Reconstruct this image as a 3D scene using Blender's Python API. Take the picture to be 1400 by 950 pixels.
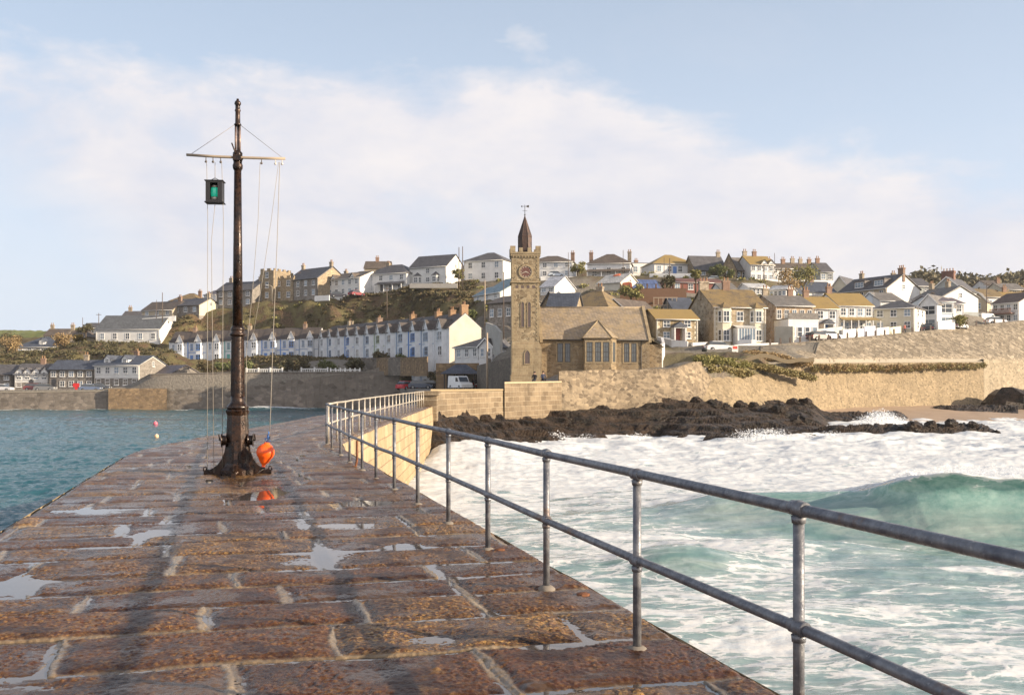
import bpy, math, random
import numpy as np
from mathutils import Vector, Matrix
random.seed(7)
for o in list(bpy.data.objects): bpy.data.objects.remove(o)
SC = bpy.context.scene
COL = SC.collection
# ------------------------------------------------------------------ camera, sky, sun, exposure
cd = bpy.data.cameras.new('camera'); cam = bpy.data.objects.new('camera', cd); COL.objects.link(cam)
cd.sensor_width = 36; cd.lens = 34.97; cd.shift_y = 0.035; cd.clip_start = 0.1; cd.clip_end = 20000
cam.location = (0, 0, 1.6); cam.rotation_euler = (math.radians(90), 0, 0)
SC.camera = cam
SUN_EL, SUN_AZ = 16.5, 17.0      # azimuth: degrees from +X towards the camera side (-Y)
w = bpy.data.worlds.new('World'); SC.world = w; w.use_nodes = True
def setup_world():
    nt = w.node_tree; N = nt.nodes; L = nt.links; N.clear()
    def math_(op, a, b=None, clamp=False):
        n = N.new('ShaderNodeMath'); n.operation = op; n.use_clamp = clamp
        for i, v in enumerate((a, b)):
            if v is None: continue
            if isinstance(v, (int, float)): n.inputs[i].default_value = v
            else: L.new(v, n.inputs[i])
        return n.outputs[0]
    sky = N.new('ShaderNodeTexSky'); sky.sky_type = 'NISHITA'; sky.sun_disc = False
    sky.sun_elevation = math.radians(SUN_EL); sky.sun_rotation = math.radians(90 + SUN_AZ)
    sky.altitude = 0; sky.air_density = 1.0; sky.dust_density = 1.2; sky.ozone_density = 1.5
    bg = N.new('ShaderNodeBackground'); bg.inputs[1].default_value = 0.072
    tc = N.new('ShaderNodeTexCoord'); sep = N.new('ShaderNodeSeparateXYZ'); L.new(tc.outputs['Generated'], sep.inputs[0])
    x, y, z = sep.outputs
    # clouds: noise in a gnomonic-like projection of the direction, squeezed vertically
    yy = math_('MAXIMUM', math_('ABSOLUTE', y), 0.15)
    az = math_('ARCTAN2', x, y)
    el = math_('ARCSINE', z)
    comb = N.new('ShaderNodeCombineXYZ'); L.new(az, comb.inputs[0]); L.new(math_('MULTIPLY', el, 2.2), comb.inputs[1])
    def noise(scale, det, rough, off=0, dist=0):
        n = N.new('ShaderNodeTexNoise'); n.inputs['Scale'].default_value = scale; n.inputs['Detail'].default_value = det
        n.inputs['Roughness'].default_value = rough; n.inputs['Distortion'].default_value = dist
        m = N.new('ShaderNodeMapping'); m.inputs['Location'].default_value = (off, off * .7, 0); L.new(comb.outputs[0], m.inputs[0])
        L.new(m.outputs[0], n.inputs['Vector']); return n.outputs[0]
    n1 = noise(4.6, 9, 0.6, 3.1, .45); n2 = noise(11, 6, 0.6, 1.7); n3 = noise(2.0, 4, .5, 8.3)
    # upper edge of the cloud bank (radians of elevation) as a curve over azimuth
    cr = N.new('ShaderNodeFloatCurve'); c = cr.mapping.curves[0]
    pts = [(0.0, .275), (.07, .285), (.2, .292), (.336, .305), (.45, .295), (.5, .303), (.55, .30), (.62, .268), (.76, .222), (.93, .19), (1, .185)]
    while len(c.points) < len(pts): c.points.new(.5, .5)
    for p, (a, b) in zip(c.points, pts): p.location = (a, b)
    cr.mapping.update()
    azn = math_('ADD', math_('MULTIPLY', az, 1 / 1.1), .5, True); L.new(azn, cr.inputs['Value'])
    top = cr.outputs[0]
    d = math_('SUBTRACT', top, el)           # >0 below the top edge
    d = math_('ADD', d, math_('MULTIPLY', math_('SUBTRACT', n1, .5), .11))
    d = math_('ADD', d, math_('MULTIPLY', math_('SUBTRACT', n2, .5), .10))
    m1 = math_('MULTIPLY', math_('ADD', d, .012), 24, True)
    # lower left opening of clear sky
    lo = math_('SUBTRACT', el, math_('MULTIPLY', math_('SUBTRACT', -.27, az), .85))
    lo = math_('ADD', lo, math_('MULTIPLY', math_('SUBTRACT', n1, .5), .10))
    m2 = math_('MULTIPLY', math_('ADD', lo, .01), 10, True)
    dens = math_('ADD', math_('MULTIPLY', n1, .9), math_('MULTIPLY', n3, .7))
    dens = math_('MULTIPLY', math_('SUBTRACT', dens, .40), 3.0, True)
    mask = math_('MULTIPLY', math_('MULTIPLY', m1, math_('ADD', math_('MULTIPLY', m2, .8), .2)), dens)
    # thin high streaks
    st = math_('MULTIPLY', math_('SUBTRACT', noise(3.2, 6, .6, 5.5, .6), .5), 1.6, True)
    mask = math_('MAXIMUM', mask, math_('MULTIPLY', st, .55))
    mask = math_('MULTIPLY', mask, .88)
    ccol = N.new('ShaderNodeMix'); ccol.data_type = 'RGBA'
    ccol.inputs['A'].default_value = (5.6, 5.7, 6.4, 1); ccol.inputs['B'].default_value = (7.3, 6.85, 6.75, 1)
    L.new(math_('MULTIPLY', math_('SUBTRACT', math_('ADD', math_('MULTIPLY', n1, .55), math_('MULTIPLY', n2, .45)), .38), 4.2, True), ccol.inputs['Factor'])
    # pale veil of moisture over the clear sky, stronger to the horizon
    veil = N.new('ShaderNodeMix'); veil.data_type = 'RGBA'
    vf = math_('SUBTRACT', .90, math_('MULTIPLY', el, 1.1), True)
    L.new(vf, veil.inputs['Factor']); L.new(sky.outputs[0], veil.inputs['A']); veil.inputs['B'].default_value = (5.9, 6.8, 8.2, 1)
    mix = N.new('ShaderNodeMix'); mix.data_type = 'RGBA'
    L.new(mask, mix.inputs['Factor']); L.new(veil.outputs['Result'], mix.inputs['A']); L.new(ccol.outputs['Result'], mix.inputs['B'])
    # sky brightened and clouded behind the viewer, added to lift shaded facades; dimmer overhead
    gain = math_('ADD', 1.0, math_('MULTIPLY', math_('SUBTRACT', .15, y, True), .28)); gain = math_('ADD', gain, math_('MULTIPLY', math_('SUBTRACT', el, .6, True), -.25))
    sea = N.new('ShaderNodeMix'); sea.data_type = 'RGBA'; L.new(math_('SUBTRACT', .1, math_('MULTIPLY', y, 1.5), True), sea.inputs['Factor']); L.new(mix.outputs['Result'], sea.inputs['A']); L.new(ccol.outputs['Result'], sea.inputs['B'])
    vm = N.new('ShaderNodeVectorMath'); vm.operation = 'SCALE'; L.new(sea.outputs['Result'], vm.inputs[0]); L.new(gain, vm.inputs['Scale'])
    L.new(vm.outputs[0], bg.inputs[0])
    out = N.new('ShaderNodeOutputWorld'); L.new(bg.outputs[0], out.inputs[0])
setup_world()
sl = bpy.data.lights.new('sun', 'SUN'); sl.energy = 5.0; sl.angle = math.radians(.4); sl.color = (1.0, .83, .62)
sun = bpy.data.objects.new('sun', sl); COL.objects.link(sun)
sun.rotation_euler = (math.radians(90 - SUN_EL), 0, math.radians(90 - SUN_AZ))
SC.view_settings.view_transform = 'Standard'; SC.view_settings.look = 'None'; SC.view_settings.gamma = 1
SC.view_settings.use_curve_mapping = False; SC.view_settings.exposure = 0.92
SC.render.engine = 'CYCLES'
SC.cycles.max_bounces = 5; SC.cycles.transparent_max_bounces = 8

# ------------------------------------------------------------------ geometry helpers
FP = 1360.0; HY = 524.0; WATER = -3.4
def PX(px, D): return (px - 700) * D / FP
def PZ(py, D): return 1.6 + (HY - py) * D / FP
def P3(px, py, D): return Vector((PX(px, D), D, PZ(py, D)))

# numpy noise
_rng = np.random.RandomState(11)
_perm = _rng.permutation(4096)
_g = _rng.rand(4096) * 2 * np.pi; _gx = np.cos(_g); _gy = np.sin(_g); _rv = _rng.rand(4096)
def _h(i, j, s=0): return _perm[(_perm[(i + s * 131) & 4095] + j) & 4095]
def pn(x, y, s=0):
    x = np.asarray(x, float); y = np.asarray(y, float)
    i = np.floor(x).astype(np.int64); j = np.floor(y).astype(np.int64); fx = x - i; fy = y - j
    u = fx * fx * fx * (fx * (fx * 6 - 15) + 10); v = fy * fy * fy * (fy * (fy * 6 - 15) + 10)
    def g(a, b): h = _h(i + a, j + b, s); return _gx[h] * (fx - a) + _gy[h] * (fy - b)
    return ((g(0, 0) * (1 - u) + g(1, 0) * u) * (1 - v) + (g(0, 1) * (1 - u) + g(1, 1) * u) * v) * 1.5
def fbm(x, y, o=4, s=0, g=.5, l=2.03):
    r = 0; a = 1; t = 0
    for k in range(o): r = r + a * pn(x, y, s + k); t += a; a *= g; x = x * l + 3.7; y = y * l - 1.3
    return r / t
def ridge(x, y, o=4, s=0):
    r = 0; a = 1; t = 0
    for k in range(o): r = r + a * (1 - 2 * np.abs(pn(x, y, s + k))); t += a; a *= .5; x = x * 2.1 + 5; y = y * 2.1 + 9
    return r / t
def sst(a, b, x): t = np.clip((x - a) / (b - a), 0, 1); return t * t * (3 - 2 * t)

def link(o, parent=None):
    COL.objects.link(o)
    if parent is not None: o.parent = parent
    return o
def tag(o, label=None, cat=None, group=None, kind=None):
    if label: o['label'] = label
    if cat: o['category'] = cat
    if group: o['group'] = group
    if kind: o['kind'] = kind
    return o
def empty(name, loc, rz=0, label=None, cat=None, group=None):
    o = bpy.data.objects.new(name, None); o.empty_display_size = .2
    o.location = loc; o.rotation_euler = (0, 0, rz); COL.objects.link(o)
    return tag(o, label, cat, group)
def meshobj(name, me, m, parent=None):
    if m: me.materials.append(m)
    return link(bpy.data.objects.new(name, me), parent)

class MB:
    def __init__(s): s.v = []; s.f = []; s.T = None; s.sm = []
    def V(s, p):
        p = Vector(p)
        if s.T is not None: p = s.T @ p
        s.v.append(tuple(p)); return len(s.v) - 1
    def poly(s, pts, smooth=False):
        s.f.append([s.V(p) for p in pts]); s.sm.append(smooth); return s
    def box(s, x0, y0, z0, x1, y1, z1):
        i = [s.V(p) for p in ((x0,y0,z0),(x1,y0,z0),(x1,y1,z0),(x0,y1,z0),(x0,y0,z1),(x1,y0,z1),(x1,y1,z1),(x0,y1,z1))]
        for q in ((3,2,1,0),(4,5,6,7),(0,1,5,4),(1,2,6,5),(2,3,7,6),(3,0,4,7)): s.f.append([i[k] for k in q]); s.sm.append(False)
        return s
    def prism(s, pts, a, b, axis='y'):
        # pts: 2D outline; extruded from a to b along axis
        def mk(p, t):
            if axis == 'y': return (p[0], t, p[1])
            if axis == 'x': return (t, p[0], p[1])
            return (p[0], p[1], t)
        A = [s.V(mk(p, a)) for p in pts]; B = [s.V(mk(p, b)) for p in pts]; n = len(pts)
        s.f.append(A[::-1]); s.f.append(B); s.sm += [False, False]
        for k in range(n): s.f.append([A[k], A[(k+1) % n], B[(k+1) % n], B[k]]); s.sm.append(False)
        return s
    def tube(s, pts, r, n=8, cap=True):
        pts = [Vector(p) for p in pts]; rs = r if isinstance(r, (list, tuple)) else [r] * len(pts)
        rings = []
        for k, p in enumerate(pts):
            if k == 0: d = pts[1] - p
            elif k == len(pts) - 1: d = p - pts[k-1]
            else: d = (pts[k+1] - p).normalized() + (p - pts[k-1]).normalized()
            d = d.normalized() if d.length > 1e-9 else Vector((0,0,1))
            a = d.cross(Vector((0, 0, 1)) if abs(d.z) < .9 else Vector((0, 1, 0))).normalized(); b = d.cross(a)
            rings.append([s.V(p + (a * math.cos(2*math.pi*t/n) + b * math.sin(2*math.pi*t/n)) * rs[k]) for t in range(n)])
        for k in range(len(rings) - 1):
            for t in range(n): s.f.append([rings[k][t], rings[k][(t+1) % n], rings[k+1][(t+1) % n], rings[k+1][t]]); s.sm.append(True)
        if cap: s.f.append(rings[0][::-1]); s.f.append(rings[-1]); s.sm += [False, False]
        return s
    def lathe(s, prof, n=20, c=(0, 0, 0), smooth=True, ph=0):
        rings = []
        for r, z in prof:
            rings.append([s.V((c[0] + r * math.cos(2*math.pi*(t+ph)/n), c[1] + r * math.sin(2*math.pi*(t+ph)/n), c[2] + z)) for t in range(n)])
        for k in range(len(rings) - 1):
            for t in range(n): s.f.append([rings[k][t], rings[k][(t+1) % n], rings[k+1][(t+1) % n], rings[k+1][t]]); s.sm.append(smooth)
        s.f.append(rings[0][::-1]); s.f.append(rings[-1]); s.sm += [False, False]
        return s
    def sphere(s, c, r, n=12, sz=1.0):
        pr = [(max(r * math.sin(math.pi*k/(n//2+2)), r*.02), -r*sz*math.cos(math.pi*k/(n//2+2))) for k in range(n//2+3)]
        return s.lathe(pr, n, c)
    def mesh(s, name):
        me = bpy.data.meshes.new(name); me.from_pydata(s.v, [], s.f); me.polygons.foreach_set('use_smooth', s.sm); me.update(); return me
    def build(s, name, m, parent=None): return meshobj(name, s.mesh(name), m, parent)

def np_mesh(name, V, F, smooth=True, attrs=None):
    me = bpy.data.meshes.new(name)
    V = np.asarray(V, np.float32).reshape(-1, 3); F = np.asarray(F, np.int32); k = F.shape[1]
    me.vertices.add(len(V)); me.vertices.foreach_set('co', V.ravel())
    me.loops.add(F.size); me.loops.foreach_set('vertex_index', F.ravel())
    me.polygons.add(len(F)); me.polygons.foreach_set('loop_start', np.arange(0, F.size, k, dtype=np.int32))
    me.polygons.foreach_set('loop_total', np.full(len(F), k, np.int32))
    me.polygons.foreach_set('use_smooth', np.full(len(F), smooth))
    me.update(calc_edges=True)
    for n, a in (attrs or {}).items():
        at = me.attributes.new(n, 'FLOAT', 'POINT'); at.data.foreach_set('value', np.asarray(a, np.float32).ravel())
    return me
def grid_mesh(name, X, Y, Z, attrs=None, keep=None, smooth=True):
    R, C = X.shape; idx = np.arange(R * C).reshape(R, C)
    F = np.stack([idx[:-1, :-1], idx[:-1, 1:], idx[1:, 1:], idx[1:, :-1]], -1).reshape(-1, 4)
    if keep is not None: F = F[keep.reshape(-1)]
    return np_mesh(name, np.stack([X, Y, Z], -1), F, smooth, attrs)

# ------------------------------------------------------------------ materials
class NT:
    def __init__(s, name):
        s.m = bpy.data.materials.new(name); s.m.use_nodes = True; s.t = s.m.node_tree; s.N = s.t.nodes; s.L = s.t.links
        s.bs = s.N['Principled BSDF']; s.out = s.N['Material Output']
    def put(s, sock, v):
        if isinstance(v, (int, float)): sock.default_value = v
        elif isinstance(v, (tuple, list)): sock.default_value = tuple(v) + ((1,) if len(v) == 3 and sock.type == 'RGBA' else ())
        else: s.L.new(v, sock)
    def math(s, op, a, b=0, clamp=False):
        n = s.N.new('ShaderNodeMath'); n.operation = op; n.use_clamp = clamp; s.put(n.inputs[0], a); s.put(n.inputs[1], b); return n.outputs[0]
    def ss(s, v, a, b, lo=0.0, hi=1.0):
        n = s.N.new('ShaderNodeMapRange'); n.interpolation_type = 'SMOOTHSTEP'; s.put(n.inputs[0], v)
        n.inputs[1].default_value = a; n.inputs[2].default_value = b; n.inputs[3].default_value = lo; n.inputs[4].default_value = hi; return n.outputs[0]
    def mix(s, f, a, b, mode='MIX'):
        n = s.N.new('ShaderNodeMix'); n.data_type = 'RGBA'; n.blend_type = mode; s.put(n.inputs['Factor'], f); s.put(n.inputs['A'], a); s.put(n.inputs['B'], b); return n.outputs['Result']
    def co(s): return s.N.new('ShaderNodeTexCoord').outputs['Object']
    def map(s, v, scale=(1,1,1), rot=(0,0,0), loc=(0,0,0)):
        n = s.N.new('ShaderNodeMapping'); s.put(n.inputs[0], v); n.inputs['Scale'].default_value = scale; n.inputs['Rotation'].default_value = rot; n.inputs['Location'].default_value = loc; return n.outputs[0]
    def noise(s, v, scale, det=4, rough=.55, dist=0, col=False):
        n = s.N.new('ShaderNodeTexNoise'); s.put(n.inputs['Vector'], v); n.inputs['Scale'].default_value = scale; n.inputs['Detail'].default_value = det
        n.inputs['Roughness'].default_value = rough; n.inputs['Distortion'].default_value = dist; return n.outputs[1 if col else 0]
    def vor(s, v, scale, feat='F1', out=0, rand=1):
        n = s.N.new('ShaderNodeTexVoronoi'); n.feature = feat; s.put(n.inputs['Vector'], v); n.inputs['Scale'].default_value = scale; n.inputs['Randomness'].default_value = rand; return n.outputs[out]
    def attr(s, name):
        n = s.N.new('ShaderNodeAttribute'); n.attribute_name = name; return n.outputs['Fac']
    def bump(s, h, strength=.5, dist=.05, nrm=None):
        n = s.N.new('ShaderNodeBump'); s.put(n.inputs['Strength'], strength); n.inputs['Distance'].default_value = dist; s.put(n.inputs['Height'], h)
        if nrm: s.L.new(nrm, n.inputs['Normal'])
        return n.outputs[0]
    def ramp(s, v, stops):
        n = s.N.new('ShaderNodeValToRGB'); s.put(n.inputs[0], v); e = n.color_ramp.elements
        while len(e) < len(stops): e.new(.5)
        for q, (p, c) in zip(e, stops): q.position = p; q.color = tuple(c) + (1,)
        return n.outputs[0]
    def fin(s, col, rough=.7, nrm=None, metal=0, spec=.5):
        s.put(s.bs.inputs['Base Color'], col); s.put(s.bs.inputs['Roughness'], rough); s.put(s.bs.inputs['Metallic'], metal); s.bs.inputs['Specular IOR Level'].default_value = spec
        if nrm: s.L.new(nrm, s.bs.inputs['Normal'])
        return s.m
_mc = {}
def cached(fn):
    def g(*a):
        k = (fn.__name__,) + a
        if k not in _mc: _mc[k] = fn(*a)
        return _mc[k]
    return g
def sc(c, k): return tuple(min(x * k, 1) for x in c)
@cached
def plain(c, rough=.6, metal=0.0):
    t = NT('paint'); v = t.co(); n = t.noise(v, 3, 5)
    return t.fin(t.mix(n, sc(c, .78), sc(c, 1.15)), rough, t.bump(t.noise(v, 40, 3), .15, .01), metal)
@cached
def render_wall(c):
    # painted render with streaks of damp under sills and eaves
    t = NT('painted_render'); v = t.co()
    n = t.noise(v, .7, 5, .6); st = t.noise(t.map(v, (2.2, 2.2, .25)), 1.5, 4)
    col = t.mix(t.ss(n, .35, .7), c, sc(c, .84)); col = t.mix(t.ss(st, .55, .8, 0, .35), col, tuple(x * k for x, k in zip(c, (.62, .60, .52))))
    return t.fin(col, .8, t.bump(t.noise(v, 12, 4), .3, .02))
@cached
def rubble(c1, c2, mort, scale=2.2):
    t = NT('rubble_stone'); v0 = t.co(); v = t.map(v0, (1, 1, 1.7))
    nz = t.noise(v0, 2, 3, col=True); v = t.mix(.08, v, nz, 'ADD')
    cell = t.vor(v, scale, 'F1', 1); ed = t.vor(v, scale, 'DISTANCE_TO_EDGE', 0)
    g = t.N.new('ShaderNodeSeparateColor'); t.L.new(cell, g.inputs[0])
    col = t.mix(g.outputs[0], c1, c2); col = t.mix(t.ss(g.outputs[1], .7, .95, 0, .6), col, sc(c1, .5)); col = t.mix(t.ss(g.outputs[2], .75, .95, 0, .6), col, sc(c2, 1.35))
    big = t.noise(v0, .25, 4); col = t.mix(t.ss(big, .4, .75, 0, .45), col, sc(c1, .55)); dr = t.noise(t.map(v0, (1.1, 1.1, .10)), 1.3, 5, .7); col = t.mix(t.ss(dr, .5, .72, 0, .6), col, sc(c1, .42))
    m = t.ss(ed, .015, .06)
    col = t.mix(m, mort, col)
    h = t.math('ADD', t.math('MULTIPLY', m, .7), t.noise(v0, 14, 4))
    return t.fin(col, .85, t.bump(h, .7, .05))
@cached
def ashlar(c1, c2, mort, bw=.9, bh=.42):
    t = NT('ashlar_stone'); v0 = t.co(); s = t.N.new('ShaderNodeSeparateXYZ'); t.L.new(v0, s.inputs[0])
    cb = t.N.new('ShaderNodeCombineXYZ'); t.L.new(t.math('ADD', s.outputs[0], s.outputs[1]), cb.inputs[0]); t.L.new(s.outputs[2], cb.inputs[1])
    vv = t.mix(.06, cb.outputs[0], t.noise(v0, 1.5, 3, col=True), 'ADD')
    b = t.N.new('ShaderNodeTexBrick'); t.L.new(vv, b.inputs['Vector']); t.put(b.inputs['Color1'], c1); t.put(b.inputs['Color2'], c2); t.put(b.inputs['Mortar'], mort)
    b.inputs['Scale'].default_value = 1; b.inputs['Brick Width'].default_value = bw; b.inputs['Row Height'].default_value = bh; b.inputs['Mortar Size'].default_value = .022; b.inputs['Mortar Smooth'].default_value = .4
    n = t.noise(v0, .5, 5, .65); n2 = t.noise(v0, 7, 4)
    col = t.mix(t.ss(n, .42, .72, 0, .5), b.outputs[0], sc(c1, .5)); col = t.mix(t.ss(n2, .5, .75, 0, .35), col, sc(c2, 1.25)); dr = t.noise(t.map(v0, (1.1, 1.1, .12)), 1.5, 5, .7); col = t.mix(t.ss(dr, .52, .74, 0, .55), col, sc(c1, .45))
    h = t.math('ADD', t.math('MULTIPLY', b.outputs[1], -.6), t.noise(v0, 9, 5))
    return t.fin(col, .82, t.bump(h, .7, .06))
@cached
def slate(c, lich=0.0):
    t = NT('slate_roof'); v0 = t.co(); s = t.N.new('ShaderNodeSeparateXYZ'); t.L.new(v0, s.inputs[0])
    cb = t.N.new('ShaderNodeCombineXYZ'); t.L.new(t.math('ADD', s.outputs[0], s.outputs[1]), cb.inputs[0]); t.L.new(t.math('MULTIPLY', s.outputs[2], 1.5), cb.inputs[1])
    b = t.N.new('ShaderNodeTexBrick'); t.L.new(cb.outputs[0], b.inputs['Vector']); t.put(b.inputs['Color1'], sc(c, .75)); t.put(b.inputs['Color2'], sc(c, 1.25)); t.put(b.inputs['Mortar'], sc(c, .4))
    b.inputs['Scale'].default_value = 1; b.inputs['Brick Width'].default_value = .38; b.inputs['Row Height'].default_value = .3; b.inputs['Mortar Size'].default_value = .02
    n = t.noise(v0, .8, 5, .65); n2 = t.noise(v0, 6, 4, .6)
    col = t.mix(t.ss(n, .45, .7, 0, .5), b.outputs[0], sc(c, 1.5))
    if lich > 0:
        f = t.math('MULTIPLY', t.ss(t.math('ADD', t.math('MULTIPLY', n, .5), t.math('MULTIPLY', n2, .5)), .5 - .25 * lich, .6 - .1 * lich), min(1, .35 + lich * .6))
        col = t.mix(f, col, (.30, .205, .07))
    return t.fin(col, .6, t.bump(b.outputs[1], -.5, .03))
@cached
def glass_dark(c=(.03, .035, .04)):
    t = NT('window_glass'); return t.fin(t.mix(t.noise(t.co(), 1.2, 2), c, sc(c, 2.5)), .08, None, 0, .8)
@cached
def rough_metal(c1, c2, rough=.45, metal=.6, bs=25, bstr=.4):
    t = NT('weathered_metal'); v = t.co(); n = t.noise(v, 9, 6, .65); n2 = t.noise(v, bs, 5, .6)
    return t.fin(t.mix(t.ss(n, .35, .65), c1, c2), t.ss(n2, .3, .7, rough - .12, rough + .15), t.bump(n2, bstr, .01), metal)
WHITE = (.70, .695, .68); CREAM = (.60, .55, .43)
SLATE_D = (.10, .095, .098); SLATE_B = (.075, .085, .11); SLATE_BR = (.12, .095, .075); SLATE_G = (.17, .155, .14)
STONE1 = ((.25, .185, .115), (.35, .265, .165), (.34, .30, .22))
STONE_G = ((.20, .175, .15), (.28, .25, .22), (.30, .28, .25))
# ------------------------------------------------------------------ table of houses: px/py in the 1400-wide survey grid, D = distance in metres
RW = render_wall; RB = lambda s, k=2.2: rubble(*s, k)
HOUSES = []
def H(name, label, cat, x0, D0, x1, D1, yb, ye, yr, dp, roof, wm, rm, **o):
    if x0 > 860 and roof != 'front' and not any(k_ in label for k_ in ('black hipped', 'box dormers', 'long brown balcony', 'grey rendered', 'second white framed')):
        Dm = (D0 + D1) / 2; t_ = (x1 - x0) * Dm / FP * .5 * math.tan(math.radians(11)); D0, D1 = Dm - t_, Dm + t_
    P0 = Vector((PX(x0, D0), D0, 0)); P1 = Vector((PX(x1, D1), D1, 0)); u = (P1 - P0); wd = u.length; u.normalize()
    Dm = (D0 + D1) / 2; zb = PZ(yb, Dm); eh = (yb - ye) * Dm / FP
    v = Vector((-u.y, u.x, 0)); Dr = Dm + (v.y * dp / 2 if roof != 'front' else 0)
    rh = max(PZ(yr, Dr) - zb - eh, .9)
    HOUSES.append(dict(name=name, label=label, cat=cat, P0=P0, u=u, v=v, w=wd, zb=zb, eh=eh, rh=rh, dp=dp, roof=roof, wm=wm, rm=rm, o=o))
w1 = RW(WHITE); w2 = RW((.69, .68, .65)); wc = RW(CREAM); wb = RW((.60, .66, .72)); wg = RW((.34, .36, .35)); wp = RW((.50, .42, .30))
g1 = RB(STONE1); g2 = RB(STONE_G)
sd = slate(SLATE_D); sb = slate(SLATE_B); sbr = slate(SLATE_BR); sg = slate(SLATE_G); sl1 = slate(SLATE_BR, .5); sl2 = slate((.16, .12, .07), 1.0); sp = slate((.13, .11, .12))
T = 'trees'
# -- harbour side, far left
H('cottage', 'grey stone cottage end cut by the left edge of the picture at harbour level', 'cottage', -40, 206, 16, 206, 532, 512, 499, 7, 'side', g2, sd, win=(4, 2))
H('cottage', 'white and stone cottage row with four small roof gables by the harbour road', 'cottage', 20, 205, 66, 205, 532, 511, 498, 7, 'side', w2, sd, win=(4, 2), gabs=[.14, .38, .64, .88], chim=[(.62, .5)], lowstone=1, door=.5)
H('cottage', 'long stone fronted cottage with blue slate roof between two white houses', 'cottage', 67, 204, 128, 203, 532, 505, 493, 7, 'side', g2, sb, win=(5, 2), chim=[(.64, .5)], door=.12)
H('house', 'large white house with stone lower storey and two roof dormers on the harbour road', 'house', 129, 203, 190, 200, 531, 499, 487, 9, 'side', w2, sb, win=(5, 2), dorm=[.22, .62], chim=[(.6, .55)], rgab=g2, lowstone=1)
H('boathouse', 'low stone shed with pale roof edge right of the white harbour house', 'shed', 206, 206, 232, 200, 520, 512, 500, 7, 'side', g2, sp, win=(1, 1))
H('bungalow', 'low white bungalow with blue slate hipped roof in bushes on far left', 'bungalow', 22, 250, 82, 250, 484, 474, 461, 9, 'hip', w2, sb, win=(5, 1), dorm=[.55])
H('house', 'brown roofed house on the far left skyline above the bungalow', 'house', 60, 285, 90, 285, 465, 459, 450, 8, 'side', g2, sbr, win=(3, 1), chim=[(.1, .5)])
H('house', 'dark roofed house beside a yellow bush left of the long white bungalow', 'house', 90, 270, 118, 270, 468, 460, 447, 8, 'hip', wp, sbr, win=(2, 1), chim=[(.05, .4)])
H('house', 'small white gabled house peeping over the long white bungalow roof', 'house', 118, 300, 131, 300, 455, 448, 442, 7, 'side', w2, sd, win=(2, 1))
H('bungalow', 'long white bungalow with big grey slate roof above the green bank', 'bungalow', 131, 247, 218, 245.5, 469, 450, 432, 11, 'side', w2, slate((.11, .115, .12)), win=(5, 1))
H('house', 'low dark roof with lit chimney behind the long white bungalow', 'house', 166, 285, 195, 285, 440, 434, 426, 7, 'side', g2, sd, chim=[(.2, .5)])
H('house', 'dark roofed house with white bay windows high on the left slope', 'house', 194, 262, 236, 258, 433, 424, 413, 8, 'side', wp, sbr, win=(3, 1), chim=[(.9, .5)])
H('house', 'grey stone house with dark roof left of the signal mast', 'house', 224, 262, 272, 256, 430, 418, 409, 8, 'side', g2, sd, win=(4, 1), rgab=wc, chim=[(.95, .5)])
H('house', 'yellow lichened roof house on the skyline left of the mast', 'house', 232, 290, 270, 288, 418, 411, 401, 9, 'hip', wp, sl1, win=(3, 1), chim=[(.8, .5)])
H('house', 'small white gable end house just left of the mast below the skyline', 'house', 279, 285, 296, 282, 415, 403, 397, 8, 'side', w1, sp, win=(1, 1))
H('house', 'tall grey stone house directly behind the signal mast on the hilltop', 'house', 296, 262, 345, 258, 419, 397, 386, 9, 'side', g2, sd, win=(4, 2), chim=[(.12, .5), (.95, .5)])
H('house', 'narrow dark stone wing between the mast house and the battlemented house', 'house', 343, 268, 358, 266, 412, 389, 379, 8, 'side', g2, sd, win=(1, 2), chim=[(.5, .5)])
H('house', 'flat topped stone house with battlements on the hilltop', 'house', 356, 262, 374, 260, 411, 370, 369, 8, 'flat', g1, sd, win=(1, 3), merlon=1)
H('house', 'battlemented stone range stepping lower beside the square battlemented block', 'house', 374, 262, 401, 260, 411, 380, 373, 8, 'flat', g1, sd, win=(2, 2), merlon=1, chim=[(.9, .5)])
H('house', 'big stone villa with slate roof and sunlit right gable on hilltop', 'house', 392, 262, 434, 254, 408, 382, 367, 10, 'side', g2, sd, win=(4, 2), rgab=RB(((.36,.27,.17),(.46,.35,.22),(.4,.35,.27))), chim=[(.97, .5), (.05, .5)])
H('house', 'white pair of houses with two small front gables beside the stone villa', 'house', 447, 258, 492, 250, 405, 381, 373, 9, 'side', w2, sbr, win=(5, 2), gabs=[.2, .78], chim=[(.1, .6)], rgab=w1)
H('house', 'brown roofed house on the skyline half hidden behind the white houses', 'house', 498, 285, 532, 285, 372, 367, 358, 8, 'side', wp, sbr, chim=[(.45, .5)])
H('house', 'wide white house with hipped brown roof and lean-to porch on hilltop', 'house', 500, 254, 556, 248, 400, 374, 362, 9, 'hip', w1, sd, win=(4, 2), door=.4, leanto=(.3, .95), chim=[(.3, .5)])
H('house', 'tall cream house with steep slate roof and two bays beside twin poles', 'house', 560, 250, 610, 245, 389, 365, 350, 9, 'side', w2, sd, win=(3, 2), bays=[(.22, 2.4), (.72, 2.4)], bayh=.5, rgab=w1)
H('house', 'square white house with hipped roof and six sash windows left of the clock tower', 'house', 634, 252, 688, 248, 385, 356, 345.5, 10, 'hip', w1, sd, win=(3, 2), rgab=w1)
H('house', 'white hipped roof house just right of the clock tower on skyline', 'house', 722, 256, 783, 254, 380, 358, 350, 9, 'hip', w1, sbr, win=(4, 2), chim=[(.97, .5)])
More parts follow.
